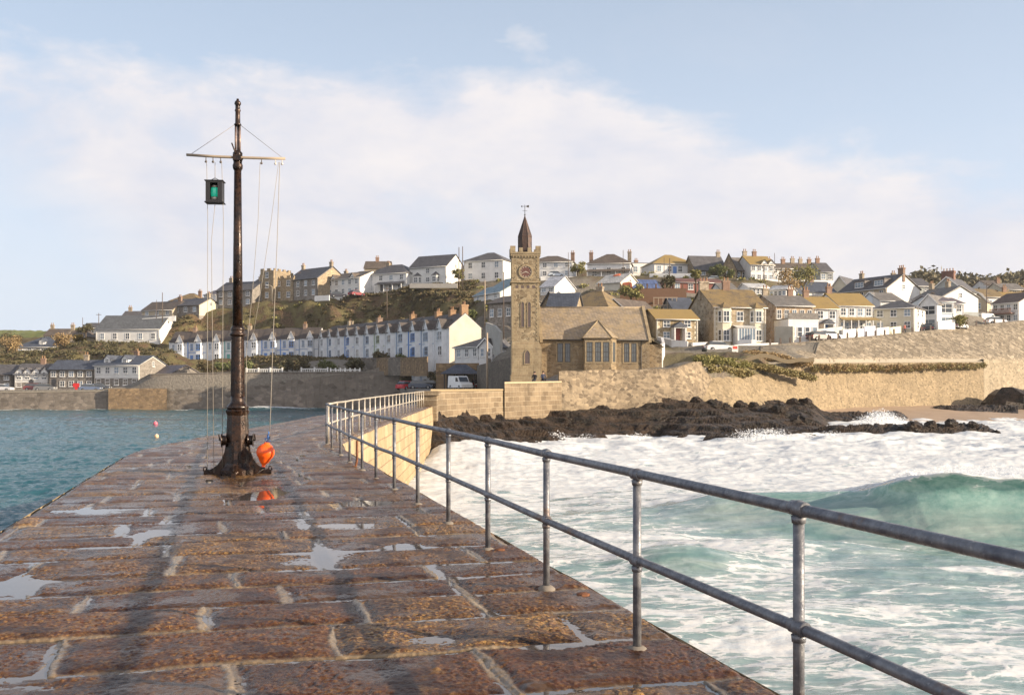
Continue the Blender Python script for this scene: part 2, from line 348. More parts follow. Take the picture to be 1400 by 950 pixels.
H('house', 'white house with brown hipped roof and two end chimneys on skyline', 'house', 803, 252, 862, 250, 379, 360, 347.5, 9, 'hip', w1, sbr, win=(3, 1), chim=[(0.02, .5), (.95, .5)], leanto=(.0, 1.0))
H('house', 'low white flat roofed block beside the poles on the skyline', 'house', 864, 262, 894, 260, 377, 360, 358, 8, 'flat', w2, sd, win=(3, 1), chim=[(.4, .5)])
H('house', 'white bungalow with mossy yellow hipped roof on skyline', 'bungalow', 894, 250, 951, 247, 376, 360.5, 348.5, 10, 'hip', w1, sl2, win=(4, 1), door=.5)
H('chapel', 'grey slate roofed stone chapel-like house with steep front gable and chimney', 'house', 951, 246, 994, 243, 379, 370, 351, 9, 'side', g1, sd, win=(2, 1), chim=[(.97, .5)])
H('house', 'steep gabled stone front with dark barge boards beside the chapel-like roof', 'house', 986, 239, 1007, 238, 380, 369, 347, 10, 'front', g1, sd, win=(1, 1))
H('house', 'stone wing with tan roof joined right of the steep stone gable', 'house', 1007, 241, 1026, 239, 384, 370, 353, 9, 'side', g1, sg, win=(3, 1))
H('terraced_house', 'tall white end house with two front gables and yellow roof, first of the hilltop row', 'house', 1026, 240, 1058, 234, 385, 362, 351, 9, 'side', w1, sl2, win=(4, 2), gabs=[.6, .9], chim=[(.03, .5), (.5, .5)], rgab=w1)
H('terraced_house', 'white terraced house with brown roof, second of the hilltop row', 'house', 1058, 246, 1083, 243, 385, 367, 361, 8, 'side', w1, sbr, win=(4, 2), chim=[(.1, .5), (.9, .5)])
H('terraced_house', 'cream terraced house under dark chimneys, third of the hilltop row', 'house', 1083, 252, 1100, 250, 385, 370, 360, 8, 'side', wc, sbr, win=(2, 2), chim=[(.6, .5)])
H('terraced_house', 'long white terraced house, fourth of the hilltop row', 'house', 1100, 258, 1127, 254, 386, 369, 361, 8, 'side', w1, sbr, win=(4, 2), chim=[(.15, .5), (.6, .5)])
H('terraced_house', 'grey gabled house at the right end of the hilltop row', 'house', 1121, 248, 1139, 245, 386, 372, 360, 8, 'side', wg, sd, win=(2, 1), rgab=wc, chim=[(.4, .5)])
# -- middle band
H('house', 'stone cottage with arched windows on the steep lane left of the tower', 'cottage', 667, 190, 701, 185, 440, 414, 405, 8, 'side', g2, sbr, win=(3, 1))
H('boathouse', 'long white shed with pale blue roof on the lane left of the tower', 'shed', 648, 215, 684, 205, 412, 402, 391, 7, 'side', w2, slate((.2, .27, .3)), win=(3, 1))
H('house', 'small white house with turquoise front gable below the square white house', 'house', 676, 214, 699, 210, 405, 391, 381, 7, 'side', wb, slate((.2, .27, .3)), win=(3, 1))
H('house', 'white gable fronted outbuilding with slate roof at the foot of the terrace', 'house', 622, 166, 655, 160, 493, 474, 462, 7, 'hip', w1, sd, win=(3, 1), chim=[(.8, .5)])
H('house', 'little white gable fronted porch house behind the tall pole', 'house', 655, 158, 673, 157, 493, 473, 463, 7, 'front', w1, sd, win=(2, 1))
H('house', 'lit stone gable house tucked between clock tower and pyramid roof', 'house', 738, 146, 764, 145, 440, 421, 400, 9, 'front', g1, sg, win=(1, 1))
H('house', 'stone house with pyramid roof and four pot chimney behind the institute hall', 'house', 762, 148, 830, 144, 448, 420, 397, 11, 'hip', g1, sl1, win=(2, 1), chim=[(.55, .5)])
H('house', 'blue slate roofed wing lower left of the pyramid roof', 'house', 748, 141, 786, 140, 440, 421, 402, 6, 'side', g1, sb)
H('house', 'small gable end with white barge board between pyramid roof and stone chimney', 'house', 829, 150, 852, 148, 440, 420, 409, 8, 'front', g2, sbr)
H('house', 'white rendered house with long glass front beside the tower top right', 'house', 739, 205, 758, 203, 402, 392, 379, 8, 'side', w1, slate((.5, .5, .52)), win=(2, 1))
H('shed', 'pale gabled boat shed with open dark front below the skyline houses', 'shed', 817, 198, 848, 195, 396, 387, 376, 8, 'side', RW((.62, .58, .48)), slate((.5, .48, .44)), rgab=RW((.66, .62, .5)))
H('house', 'low house carrying the tilted solar panels', 'house', 862, 200, 906, 197, 402, 397.5, 383, 7, 'side', g1, sd, panels=1)
H('house', 'long low dark red timber building above the stone cottage', 'shed', 917, 205, 989, 200, 400, 386, 382, 7, 'side', plain((.20, .065, .045), .7), slate((.16, .07, .05)), win=(4, 1))
H('house', 'tiny white gabled shed between the red building and the conservatory', 'shed', 987, 188, 1008, 186, 402, 397, 388, 6, 'side', w1, sg, rgab=w1)
H('conservatory', 'white framed conservatory above the big bay fronted house', 'conservatory', 1023, 192, 1050, 190, 404, 393, 389, 5, 'side', w1, slate((.5, .5, .5)), win=(5, 1), bigwin=1)
H('conservatory', 'second white framed conservatory right of a dark chimney', 'conservatory', 1052, 194, 1075, 192, 406, 396, 392, 5, 'side', w1, slate((.55, .55, .55)), win=(4, 1), bigwin=1)
H('cottage', 'tan stone cottage with yellow roof and round porch right of the institute', 'cottage', 897, 151, 954, 148, 467, 436, 424, 7, 'side', RB(((.30, .22, .12), (.42, .33, .20), (.40, .35, .26)), 1.4), sl2, win=(2, 2), porch=.5, quoin=1)
H('house', 'dark slate gable partly hidden behind the stone cottage roof', 'house', 922, 165, 952, 160, 440, 425, 408, 7, 'side', g2, sb)
H('house', 'big sandstone house with two tall bays and white porch facing the sea', 'house', 976, 157, 1047, 149, 473, 420, 397, 11, 'side', RB(((.32, .25, .16), (.42, .34, .23), (.45, .39, .3)), 1.3), sl1, bays=[(.2, 2.3), (.82, 2.3)], bayh=.97, win=(1, 2), lean=1, chim=[(.02, .5, 1.6), (.5, .5, 1.2)], quoin=1)
H('house', 'pale stone house with grey roof and a row of upstairs windows', 'house', 1060, 168, 1112, 160, 468, 418, 405, 10, 'side', RB(((.36, .24, .14), (.46, .35, .24), (.45, .41, .34)), 1.3), sg, win=(5, 2), chim=[(.02, .5), (.75, .5)])
H('house', 'white flat fronted extension with pale parapet in front of the pale stone house', 'house', 1078, 154, 1119, 150, 470, 436, 433, 5, 'flat', w1, sg, win=(4, 1), parapet=1)
H('house', 'white cottage with orange lichened roof and small porch on sea road', 'cottage', 1113, 170, 1146, 165, 460, 422, 407, 8, 'side', w1, sl2, win=(2, 2), porch=.45, chim=[(.02, .5)])
H('house', 'white house with broad yellow roof and veranda on sea road', 'house', 1147, 175, 1193, 169, 456, 418, 402, 9, 'side', w1, sl2, win=(4, 2), veranda=1, chim=[(.02, .5)])
H('house', 'cream two storey house with black hipped roof, corner facing the sea wall', 'house', 1194, 176, 1250, 172, 454, 421, 411, 8, 'hip', wc, sd, win=(3, 2), rwin=2, rgab=w1)
H('house', 'small white gable fronted house behind the black hipped roof', 'house', 1176, 192, 1203, 189, 425, 412, 400, 9, 'front', wb, sg, win=(1, 1))
H('house', 'tan roofed wing running right from the small white gable', 'house', 1203, 190, 1233, 186, 425, 411, 401, 8, 'side', w1, sg, rgab=w1)
H('house', 'white gable fronted house with large upstairs window near the cars', 'house', 1258, 182, 1281, 180, 452, 415, 403, 10, 'front', w1, sg, win=(1, 2), bigwin=1)
H('house', 'pale blue modern house with wide glass balcony front', 'house', 1281, 183, 1304, 181, 450, 412, 406, 9, 'side', wb, sp, win=(1, 2), bigwin=1)
H('house', 'white cottage stepping down beside the glass fronted house', 'cottage', 1304, 190, 1318, 188, 446, 415, 408, 8, 'side', w1, sp, win=(1, 2))
H('house', 'dark roofed house with two box dormers and sunlit gable', 'house', 1146, 220, 1212, 208, 412, 397, 379, 10, 'side', wp, sd, win=(5, 1), box=[.38, .78], chim=[(.15, .5), (.98, .5, 1.5)], rgab=w1)
H('house', 'two small gables with white barge boards left of the box dormers', 'house', 1138, 226, 1158, 224, 405, 391, 378, 9, 'front', wc, sd)
H('house', 'navy slate roof low among trees left of the gabled pair', 'house', 1104, 218, 1142, 214, 404, 399, 386, 8, 'side', w2, sb, chim=[(.45, .5)])
H('house', 'dark roofed house on the skyline left of the tall grey gable', 'house', 1232, 232, 1274, 226, 400, 391, 381, 9, 'side', wg, sd, win=(3, 1), chim=[(.1, .5)])
H('house', 'grey rendered house with tan roof below the skyline', 'house', 1247, 204, 1288, 196, 425, 408, 394, 9, 'side', wg, sg, win=(3, 1), chim=[(.02, .5), (.6, .5)], rgab=w1)
H('house', 'tall grey gable house with thick red brick chimney', 'house', 1274, 212, 1315, 208, 424, 396, 379, 10, 'front', wg, sd, win=(2, 1), bigchim=.38)
H('house', 'white house with peach roof under the tall grey gable', 'house', 1290, 200, 1318, 196, 425, 411, 401, 7, 'side', w1, slate((.36, .24, .15)), win=(2, 1))
H('house', 'cream gable house standing alone before the wooded hill', 'house', 1326, 222, 1349, 220, 426, 412, 400, 9, 'front', wp, sg, win=(1, 1))
H('house', 'white gable house with lit side behind the balcony house', 'house', 1346, 226, 1374, 222, 425, 406, 396, 9, 'side', w1, sl1, win=(2, 1), rgab=w1)
H('house', 'white house with long brown balcony and brown roof at right edge', 'house', 1357, 205, 1393, 200, 443, 414, 401, 10, 'side', w1, slate((.13, .085, .06)), win=(4, 2), balcony=1, rgab=w1)
H('house', 'orange roofed house end cut by the right edge of the picture', 'house', 1378, 232, 1420, 228, 420, 411, 400, 9, 'side', w1, sl2, win=(3, 1), chim=[(.3, .5)])
H('house', 'far tan roofed house among trees at the upper right', 'house', 1372, 262, 1402, 258, 405, 396, 388, 8, 'side', wc, sg, win=(3, 1), chim=[(.2, .5)])
H('house', 'small distant white house high on the wooded slope at right', 'house', 1352, 275, 1370, 273, 398, 391, 384, 8, 'side', w2, sbr, win=(2, 1))

# white terrace above the harbour wall
TERR = []
def terr(p0, p1, n, y0, y1):
    A = Vector((PX(*p0), p0[1], 0)); B = Vector((PX(*p1), p1[1], 0)); zA = PZ(y0, p0[1]); zB = PZ(y1, p1[1])
    u = (B - A).normalized(); wd = (B - A).length / n
    for k in range(n): TERR.append(dict(P=A + u * wd * k, z=zA + (zB - zA) * (k + .5) / n, u=u, w=wd))
terr((232, 240), (435, 236), 8, 499, 493)
terr((437, 234), (614, 173), 12, 493, 491)

# ------------------------------------------------------------------ land
CT = []
for h in HOUSES:
    z = h['zb']
    for a, b in ((.15, -1.5), (.85, -1.5), (.5, 2), (.2, h['dp']), (.8, h['dp'])):
        p = h['P0'] + h['u'] * h['w'] * a + h['v'] * b; CT.append((p.x, p.y, z - .15))
for h in TERR:
    v = Vector((-h['u'].y, h['u'].x, 0))
    for b in (-2, 3): p = h['P'] + h['u'] * h['w'] * .5 + v * b; CT.append((p.x, p.y, h['z'] - .1))
    p = h['P'] + h['u'] * h['w'] * .5 + v * 12; CT.append((p.x, p.y, h['z'] + 3.5))
def C(px, D, py=None, z=None): CT.append((PX(px, D), D, PZ(py, D) if z is None else z))
for px in range(-600, 200, 60): C(px, 191, z=.25); C(px, 200, z=.3)
for px in range(200, 620, 30): C(px, 193, z=3.3) if px < 545 else None
for D in (80, 100, 125, 150, 175):
    a = PX(545, 190) + (PX(590, 76) - PX(545, 190)) * (190 - D) / 114
    for X in np.arange(a + 1, PX(685, D), 7): CT.append((X, D, .75))
for px in (600, 625, 650, 672): C(px, 148, z=.75); C(px, 154, z=.75)
for px in (600, 630): C(px, 172, z=.8)
for D in (98, 106, 114, 119): C(700, D, z=1.35); C(740, D, z=1.35)
for px in (770, 800, 840, 880): C(px, 106 if px > 800 else 103, 509); C(px, 116, 508); C(px, 121, 508)
for px, py, D in ((905, 503, 112), (940, 494, 118), (960, 486, 128), (1000, 484, 128), (1040, 480, 134), (930, 482, 135), (900, 476, 140), (960, 472, 147), (1040, 474, 145), (689, 503, 135), (688, 490, 145), (686, 472, 158), (682, 447, 175), (676, 432, 190), (1050, 497, 129), (1080, 497, 133), (1110, 500, 138), (1060, 482, 136), (1110, 482, 142), (655, 425, 195), (640, 432, 205),
                  (500, 425, 222), (560, 425, 214), (600, 425, 206), (450, 410, 244), (520, 410, 240), (590, 400, 236), (620, 400, 230), (380, 425, 248), (330, 430, 248), (270, 445, 246),
                  (100, 480, 225), (160, 480, 225), (210, 478, 228), (60, 492, 222), (-60, 480, 250), (-200, 470, 260), (850, 405, 190), (900, 408, 185), (860, 415, 172), (760, 384, 240), (790, 378, 245)):
    C(px, D, py)
for px, D, py in ((1060, 141, 471), (1140, 151, 464), (1200, 161, 459), (1300, 179, 449), (1400, 196, 438), (1600, 220, 428), (1060, 146, 470), (1140, 158, 462), (1200, 167, 457), (1300, 185, 447), (1400, 202, 437)): C(px, D, py)
for px, D, y in ((-500, 700, 452), (-200, 800, 453), (30, 800, 455), (-50, 420, 462), (40, 420, 462), (160, 420, 450), (300, 400, 412), (450, 400, 392), (600, 380, 382), (800, 380, 372), (1000, 380, 372), (1200, 380, 385), (1330, 420, 392), (1400, 450, 388),
                 (1500, 500, 380), (1700, 500, 380), (400, 900, 435), (700, 900, 420), (1000, 900, 420), (1300, 900, 400), (1360, 650, 383), (1480, 700, 380), (1600, 900, 390), (1900, 600, 400)): C(px, D, y)
for px in range(1045, 1412, 11):
    D_ = float(np.interp(px, [1040, 1060, 1140, 1200, 1300, 1400], [139.5, 141, 151, 161, 179, 197])); y_ = float(np.interp(px, [1040, 1060, 1140, 1200, 1300, 1400], [473, 470.5, 463.5, 458.5, 448.5, 437.5])); z_ = PZ(y_, D_)
    for q_, dz in ((.4, -.1), (2.5, -.05), (5, .05)): C(px, D_ + q_, z=z_ + dz)
for px in range(550, 616, 8):
    for D_ in (160, 171, 179, 183): C(px, D_, z=.65)
CT = np.array(CT)
def land_z(X, Y):
    X = np.asarray(X, float); Y = np.asarray(Y, float); sh = X.shape; x = X.ravel(); y = Y.ravel(); out = np.zeros(len(x))
    for i in range(0, len(x), 20000):
        d2 = (x[i:i+20000, None] - CT[:, 0])**2 + (y[i:i+20000, None] - CT[:, 1])**2
        ww = 1 / (d2 + 6)**2; out[i:i+20000] = (ww * CT[:, 2]).sum(1) / ww.sum(1)
    out = out.reshape(sh); px = 700 + X * FP / np.maximum(Y, 1); d0 = np.interp(px, [544, 545, 600, 645, 655, 672, 700, 701, 765, 770], [1, 185, 184, 178, 153, 140, 124, 112, 106, 1])
    cap = np.where(px < 700, .72, 1.35) + np.maximum(0, Y - d0) * 2.2 + np.where(px > 545, 0, 99) + np.where(px > 768, 99, 0)
    return np.minimum(out, cap)
def gz(X, Y): return float(land_z(np.array([X]), np.array([Y]))[0])
BND = [(-900, 190), (545, 190), (590, 76), (597, 74), (690, 88.5), (765, 98.5), (850, 103), (905, 106), (955, 110), (1000, 115), (1050, 127.5), (1112, 137), (1124, 149.5), (1200, 161.8), (1300, 179.8), (1400, 197.8), (1700, 231), (2300, 290)]
WTOP = {}
def build_land():
    t = NT('ground'); v = t.co(); a = t.attr('veg'); n = t.noise(v, .35, 6, .65); n2 = t.noise(v, 2.5, 5, .65)
    grass = t.mix(t.ss(n, .35, .65), (.07, .08, .03), (.15, .125, .06)); brack = t.mix(t.ss(n2, .35, .65), (.07, .048, .03), (.15, .10, .06))
    veg = t.mix(t.ss(n, .4, .6), brack, grass); field = t.mix(t.ss(n, .3, .7), (.10, .14, .035), (.20, .19, .07))
    road = t.mix(t.ss(n2, .3, .7), (.17, .15, .125), (.26, .235, .20))
    col = t.mix(a, road, veg); col = t.mix(t.attr('field'), col, field)
    m = t.fin(col, .95, t.bump(n2, .8, .3), 0, .2)
    pxs = np.concatenate([np.linspace(-900, -50, 60), np.linspace(-45, 543, 220), np.linspace(544.9, 590.5, 240), np.linspace(592, 1445, 340), np.linspace(1450, 2300, 60)])
    df = np.interp(pxs, [b[0] for b in BND], [b[1] for b in BND])
    tt = np.linspace(0, 1, 240)**1.9
    D = df[None, :] + (1300 - df[None, :]) * tt[:, None]; X = (pxs[None, :] - 700) * D / FP
    Z = land_z(X, D)
    slope_n = fbm(X * .15, D * .15, 4, 3)
    inner = sst(0, 4, D - df[None, :])
    px = pxs[None, :] + 0 * D
    veg = sst(-.12, .12, fbm(X * .05, D * .05, 3, 9) + .05) * .7 + .15
    hill = ((px > 230) & (px < 650) & (D > 205 ) & (D < 262)) | ((px < 240) & (D > 212)) 
    veg = np.where(hill, 1.0, veg)
    veg = np.where((px > 545) & (px < 780) & (D < 185), 0.0, veg); veg = np.where((px > 640) & (px < 700) & (D < 200), .15, veg)
    veg = np.where((px < 545) & (D < 206), .05, veg); veg = np.where((px > 1050) & (D - df < 44), np.minimum(veg, .12), veg)
    veg = np.where(D > 290, 1.0, veg)
    field = np.where((D > 350) & (px < 300), 1.0, 0) * sst(-.3, .2, fbm(X * .01, D * .01, 2, 4))
    Z = Z + inner * (veg * slope_n * 1.1) * (D < 300) + (D > 300) * slope_n * 1.5 * (D / 600)
    X = np.vstack([X[:1], X]); D = np.vstack([D[:1] , D]); Z = np.vstack([Z[:1] - 6, Z]); veg = np.vstack([veg[:1], veg]); field = np.vstack([field[:1], field])
    me = grid_mesh('land', X, D, Z, dict(veg=veg, field=field))
    tag(meshobj('hillside_ground', me, m), kind='structure')
build_land()

# ------------------------------------------------------------------ the sea
def pier_r(Y): return np.interp(Y, [-10, 6, 24.6, 27, 30, 38, 50, 68, 74], [1.184 + 16 * .288, 1.184, -4.15, -4.62, -4.78, -5.0, -5.3, -5.6, -5.75])
def pier_l(Y): return np.interp(Y, [-10, 11, 22, 24, 27, 32, 50, 68, 74], [-5.66 + 21 * .26, -5.66, -8.6, -9.05, -9.25, -9.4, -9.65, -9.3, -9.2])
def build_sea():
    t = NT('sea_water'); v = t.co(); milk = t.attr('milk'); fo = t.attr('foam')
    v1 = t.mix(1.0, t.map(v, (.42, 1.15, 1)), t.mix(.0, t.mix(.75, (0, 0, 0), t.noise(t.map(v, (.5, .9, 1)), .55, 5, .6, .5, col=True)), (0, 0, 0)), 'ADD')
    n1 = t.noise(v1, .95, 10, .62, .7); n3 = t.noise(t.map(v, (.7, 1.4, 1)), 3.2, 7, .68)
    ed1 = t.vor(v1, 1.15, 'DISTANCE_TO_EDGE', 0); ed2 = t.vor(t.mix(.12, v1, t.noise(v, 3, 4, .6, col=True), 'ADD'), 2.9, 'DISTANCE_TO_EDGE', 0)
    web = t.math('MAXIMUM', t.ss(ed1, 0, .10, 1, 0), t.math('MULTIPLY', t.ss(ed2, 0, .12, 1, 0), .8))
    f = t.math('ADD', fo, t.math('MULTIPLY', t.math('SUBTRACT', n1, .5), 2.1))
    f = t.math('ADD', f, t.math('MULTIPLY', web, .30)); f = t.math('ADD', f, t.math('MULTIPLY', t.math('SUBTRACT', n3, .5), .45))
    mask = t.ss(f, .48, .72)
    deep = t.mix(t.noise(v, .12, 4), (.010, .070, .095), (.020, .115, .130)); milky = t.mix(t.ss(n1, .3, .7), (.13, .225, .22), (.32, .38, .35))
    milky = t.mix(t.attr('crest'), milky, t.mix(t.ss(n3, .3, .7), (.13, .28, .25), (.29, .44, .39)))  # paler crest colour stands in for light passing through thin water
    wcol = t.mix(milk, deep, milky)
    wcol = t.mix(t.ss(f, .15, .5, 0, .35), wcol, t.mix(milk, (.1, .2, .22), (.42, .51, .50)))
    fcol = t.mix(t.ss(n3, .25, .6), (.48, .55, .61), (.70, .70, .69))
    col = t.mix(mask, wcol, fcol)
    chop = t.noise(t.map(v, (.8, 1.5, 1)), 1.9, 9, .68); fine = t.noise(v, 9, 5, .6)
    h = t.math('ADD', t.math('MULTIPLY', chop, 1.0), t.math('MULTIPLY', fine, .12)); h = t.math('ADD', h, t.math('MULTIPLY', mask, t.math('MULTIPLY', n3, .9)))
    t.fin(col, t.ss(mask, 0, 1, .09, .75), t.bump(h, t.ss(t.math('ADD', mask, t.math('MULTIPLY', milk, -2)), -1, 0, .20, .7), .22), 0, .5); m = t.m
    ys = [1.0]; 
    while ys[-1] < 262: ys.append(ys[-1] + max(.10, (ys[-1] / 40)**1.35 * .13))
    Y = np.array(ys); U = np.linspace(-.80, .80, 1050)
    X = U[None, :] * (Y[:, None] + 10); Y = Y[:, None] + 0 * X
    right = sst(-1, 1, X - pier_r(np.clip(Y, -5, 74)) + 0) * (Y < 200) + 0
    right = np.where(Y > 74, sst(-30, -5, X), right)
    A = .085 * fbm(X * .45, Y * .8, 4, 1) + .05 * fbm(X * 1.3, Y * 2.0, 3, 2)
    zl = 2.1 * A + .12 * np.sin(.35 * X + .55 * Y + 2 * pn(X * .05, Y * .05, 5))
    zr = .30 * fbm(X * .12, Y * .28, 3, 6) + (.05 + .07 * sst(38, 60, Y)) * ridge(X * .5, Y * 1.0, 4, 7) - .02 + A * .55
    # the breaking wave
    yc = 37 + .5 * np.sin(X * .25) - .06 * (X - 14)
    amp = np.interp(X, [2, 5.5, 7.6, 11, 13, 14.3, 15.2, 17, 20, 30, 60], [0, .35, .8, .95, 1.05, 1.80, 1.95, 1.72, 1.78, 1.9, 1.2])
    s = Y - yc; prof = np.where(s < 0, np.exp(-(np.abs(s) / 2.0)**1.35), np.exp(-(np.abs(s) / 4.6)**1.15))
    trough = -.45 * np.exp(-((s + 5.0) / 2.6)**2) * np.clip(amp, 0, 1)
    bul = .55 * np.exp(-((X - 4.6)**2 / 5 + (Y - 27.5)**2 / 1.6)) + .35 * np.exp(-((X - 8.5)**2 / 14 + (Y - 31 + .1 * X)**2 / 1.4))
    far = np.exp(-((Y - 60 - 2 * np.sin(X * .1))**2) / 8) * .5 * sst(8, 20, X)
    calm = 1 - .75 * np.clip(prof * amp * (s < 1), 0, 1)
    zr = zr * calm + prof * amp + trough + bul + far
    milk = right
    foam = np.full(X.shape, .50) + .05 * sst(30, 22, Y)
    foam = np.where(Y > 38, .58 + .30 * sst(38, 52, Y), foam)
    face = np.exp(-((s + 2.2) / 2.2)**2) * np.clip(amp * 1.1, 0, 1)
    foam = foam - .80 * face * (s < .6)
    foam = foam + .28 * np.exp(-((s - 1.4) / 1.3)**2) * sst(13, 15, X) + .9 * np.exp(-((s - .1) / .35)**2) * sst(13.6, 14.6, X) * (1 + pn(X * 2, Y * 2, 14))
    foam = foam + .22 * np.exp(-((X - 14.2 + .45 * s) / .5)**2) * face
    foam = foam - .36 * sst(7.5, 10, X) * np.exp(-((Y - 27.5) / 4.0)**2) - .45 * np.exp(-((X - 4.6)**2 / 2.2 + (Y - 26.6)**2 / .9))
    foam = foam + .25 * np.exp(-((X - pier_r(Y) - 1.2) / 2.0)**2) * (Y < 80)
    foam = foam + .15 * pn(X * .08, Y * .2, 8)
    foam = foam * right + (1 - right) * (-.45 + 1.1 * np.exp(-((Y - 189) / 1.6)**2) * sst(-.1, .3, pn(X * .12, Y * .05, 3) + .1) + .55 * np.exp(-((X - pier_l(np.clip(Y, 0, 74)) + .3) / .5)**2) * (Y < 74) * sst(0, .3, pn(X * .3, Y * .3, 4)) )
    ff = (1 - right) * np.exp(-(((X - PX(380, 185)) / 9)**2 + ((Y - 184) / 5)**2)); foam = foam + 1.3 * ff
    Z = WATER + zl * (1 - right) + zr * right + ff * .8
    Z = Z + right * .9 * np.exp(-(((X + 3) / 5)**2 + ((Y - 69) / 9)**2))
    # splash lift along the reef and pier foot
    Z = Z + right * .35 * sst(60, 80, Y) * np.clip(pn(X * .35, Y * .5, 12) + .2, 0, 1)
    Yo = Y - right * prof**3 * np.clip(amp - .9, 0, 1) * 2.2
    me = grid_mesh('sea', X, Yo, Z, dict(milk=milk, foam=foam, crest=right * sst(.35, 1.3, prof * amp) * (s < .6)))
    tag(meshobj('sea_water', me, m), kind='structure')
    b = MB(); b.poly([(-6000, -3000, WATER - .7), (6000, -3000, WATER - .7), (6000, 9000, WATER - .7), (-6000, 9000, WATER - .7)])
    t2 = NT('open_sea'); v2 = t2.co(); t2.fin(t2.mix(t2.noise(v2, .05, 5), (.02, .1, .12), (.04, .15, .15)), .12, t2.bump(t2.noise(v2, .8, 6), .8, .4))
    tag(b.build('open_sea', t2.m), kind='structure')
build_sea()

# ------------------------------------------------------------------ the pier
def build_pier():
    t = NT('pier_stone'); v = t.co(); cr = t.attr('crust'); mo = t.attr('mortar'); tr = t.attr('grime'); tone = t.attr('tone')
    n = t.noise(v, 1.3, 6, .65); g = t.noise(v, 38, 4, .7); g2 = t.vor(v, 55, 'F1', 1); sep = t.N.new('ShaderNodeSeparateColor'); t.L.new(g2, sep.inputs[0])
    crust = t.mix(t.ss(g, .35, .65), (.028, .016, .009), (.26, .165, .078)); crust = t.mix(t.ss(sep.outputs[0], .62, .9, 0, .85), crust, (.52, .34, .14)); crust = t.mix(t.ss(sep.outputs[1], .6, .95, 0, .6), crust, (.13, .05, .035))
    crust = t.mix(t.ss(tone, -.3, .9, 0, .65), crust, (.14, .065, .045))
    flat = t.mix(t.ss(n, .3, .7), (.10, .062, .042), (.19, .135, .095)); flat = t.mix(t.ss(g, .45, .7, 0, .5), flat, (.10, .065, .05))
    col = t.mix(cr, flat, crust)
    mcol = t.mix(t.ss(n, .3, .7), (.27, .23, .17), (.54, .48, .38)); col = t.mix(mo, col, t.mix(t.ss(g, .4, .75, 0, .4), mcol, (.16, .12, .08)))
    col = t.mix(t.math('MULTIPLY', tr, .6), col, t.mix(.5, col, (.02, .014, .01)))
    ro = t.math('ADD', t.ss(n, .3, .7, .17, .36), t.math('MULTIPLY', cr, .10)); ro = t.math('SUBTRACT', ro, t.math('MULTIPLY', tr, .12))
    hh = t.math('ADD', t.math('MULTIPLY', t.math('MULTIPLY', g, cr), 1.0), t.math('MULTIPLY', t.noise(v, 90, 3), .25))
    col = t.mix(t.ss(tone, -.3, .9, .0, .5), col, t.mix(1, col, (.48, .40, .36), 'MULTIPLY'))
    pa = t.attr('patch'); col = t.mix(t.math('MULTIPLY', t.ss(pa, .05, -.35), cr), col, t.mix(1, col, (.42, .38, .36), 'MULTIPLY')); col = t.mix(t.math('MULTIPLY', t.ss(t.noise(v, 5.5, 6, .7), .55, .75, 0, .6), cr), col, (.33, .22, .09))
    col = t.mix(1, col, (.88, .78, .66), 'MULTIPLY')
    t.fin(col, ro, t.bump(hh, .7, .012), 0, .28)
    ys = [1.5]
    while ys[-1] < 76: ys.append(ys[-1] + min(max(.011, (ys[-1] / 10)**2 * .022), .16))
    Y = np.array(ys); T_ = np.linspace(0, 1, 560)
    xl = pier_l(Y); xr = pier_r(Y) + .05 * fbm(Y * .6, Y * 0, 3, 4) + .03
    X = xl[:, None] + (xr - xl)[:, None] * T_[None, :]; Yg = Y[:, None] + 0 * X
    r = Yg - .24 * X + .06 * fbm(X * .8, Yg * .5, 3, 20) + .012 * fbm(X * 9, Yg * 9, 2, 21); c = X - pier_r(Yg) + .06 * fbm(X * .9, Yg * .9, 2, 22) + .02 * fbm(X * 7, Yg * 7, 2, 23)
    rng = np.random.RandomState(5); bd = [0.0]
    while bd[-1] < 84: bd.append(bd[-1] + rng.uniform(.62, 1.05))
    bd = np.array(bd); ri = np.searchsorted(bd, r) - 1; ri = np.clip(ri, 0, len(bd) - 2)
    dr = np.minimum(r - bd[ri], bd[ri + 1] - r)
    dc = np.full(X.shape, 9.0); sid = np.zeros(X.shape)
    for k in np.unique(ri):
        mk = ri == k; cb = [-7.5 + rng.uniform(0, 1)]
        while cb[-1] < 1: cb.append(cb[-1] + rng.uniform(.85, 1.9))
        cb = np.array(cb); cc = c[mk]; ci = np.clip(np.searchsorted(cb, cc) - 1, 0, len(cb) - 2)
        dc[mk] = np.minimum(np.abs(cc - cb[ci]), np.abs(cb[ci + 1] - cc)); sid[mk] = k * 37 + ci
    rv = _rv[(sid.astype(int) * 7 + 13) & 4095]; rv2 = _rv[(sid.astype(int) * 11 + 5) & 4095]
    nj = fbm(X * 1.7, Yg * 1.7, 3, 25)
    mr = (1 - sst(.012, .05, dr + .02 * nj)) * sst(-.5, .1, fbm(X * .5, Yg * .9, 2, 26) + .1)
    mc_ = (1 - sst(.018, .05, dc + .05 * nj)) * (rv2 > .15)
    mort = np.maximum(mr * .8, mc_) * sst(-.95, -.35, fbm(X * 3, Yg * 3, 3, 34))
    cm = sst(-.14, .08, fbm(X * 1.5, Yg * 1.3, 5, 27, .65) + .10 + .22 * (rv - .30)) * (1 - .8 * mort)
    e = np.minimum(dr, dc)
    pt = fbm(X * 2.6, Yg * 2.6, 3, 41); gr = .35 * ridge(X * 9, Yg * 9, 2, 28) + .75 * pn(X * 30, Yg * 30, 31) + .5 * pn(X * 15, Yg * 15, 32) + .4 * pn(X * 55, Yg * 55, 35)
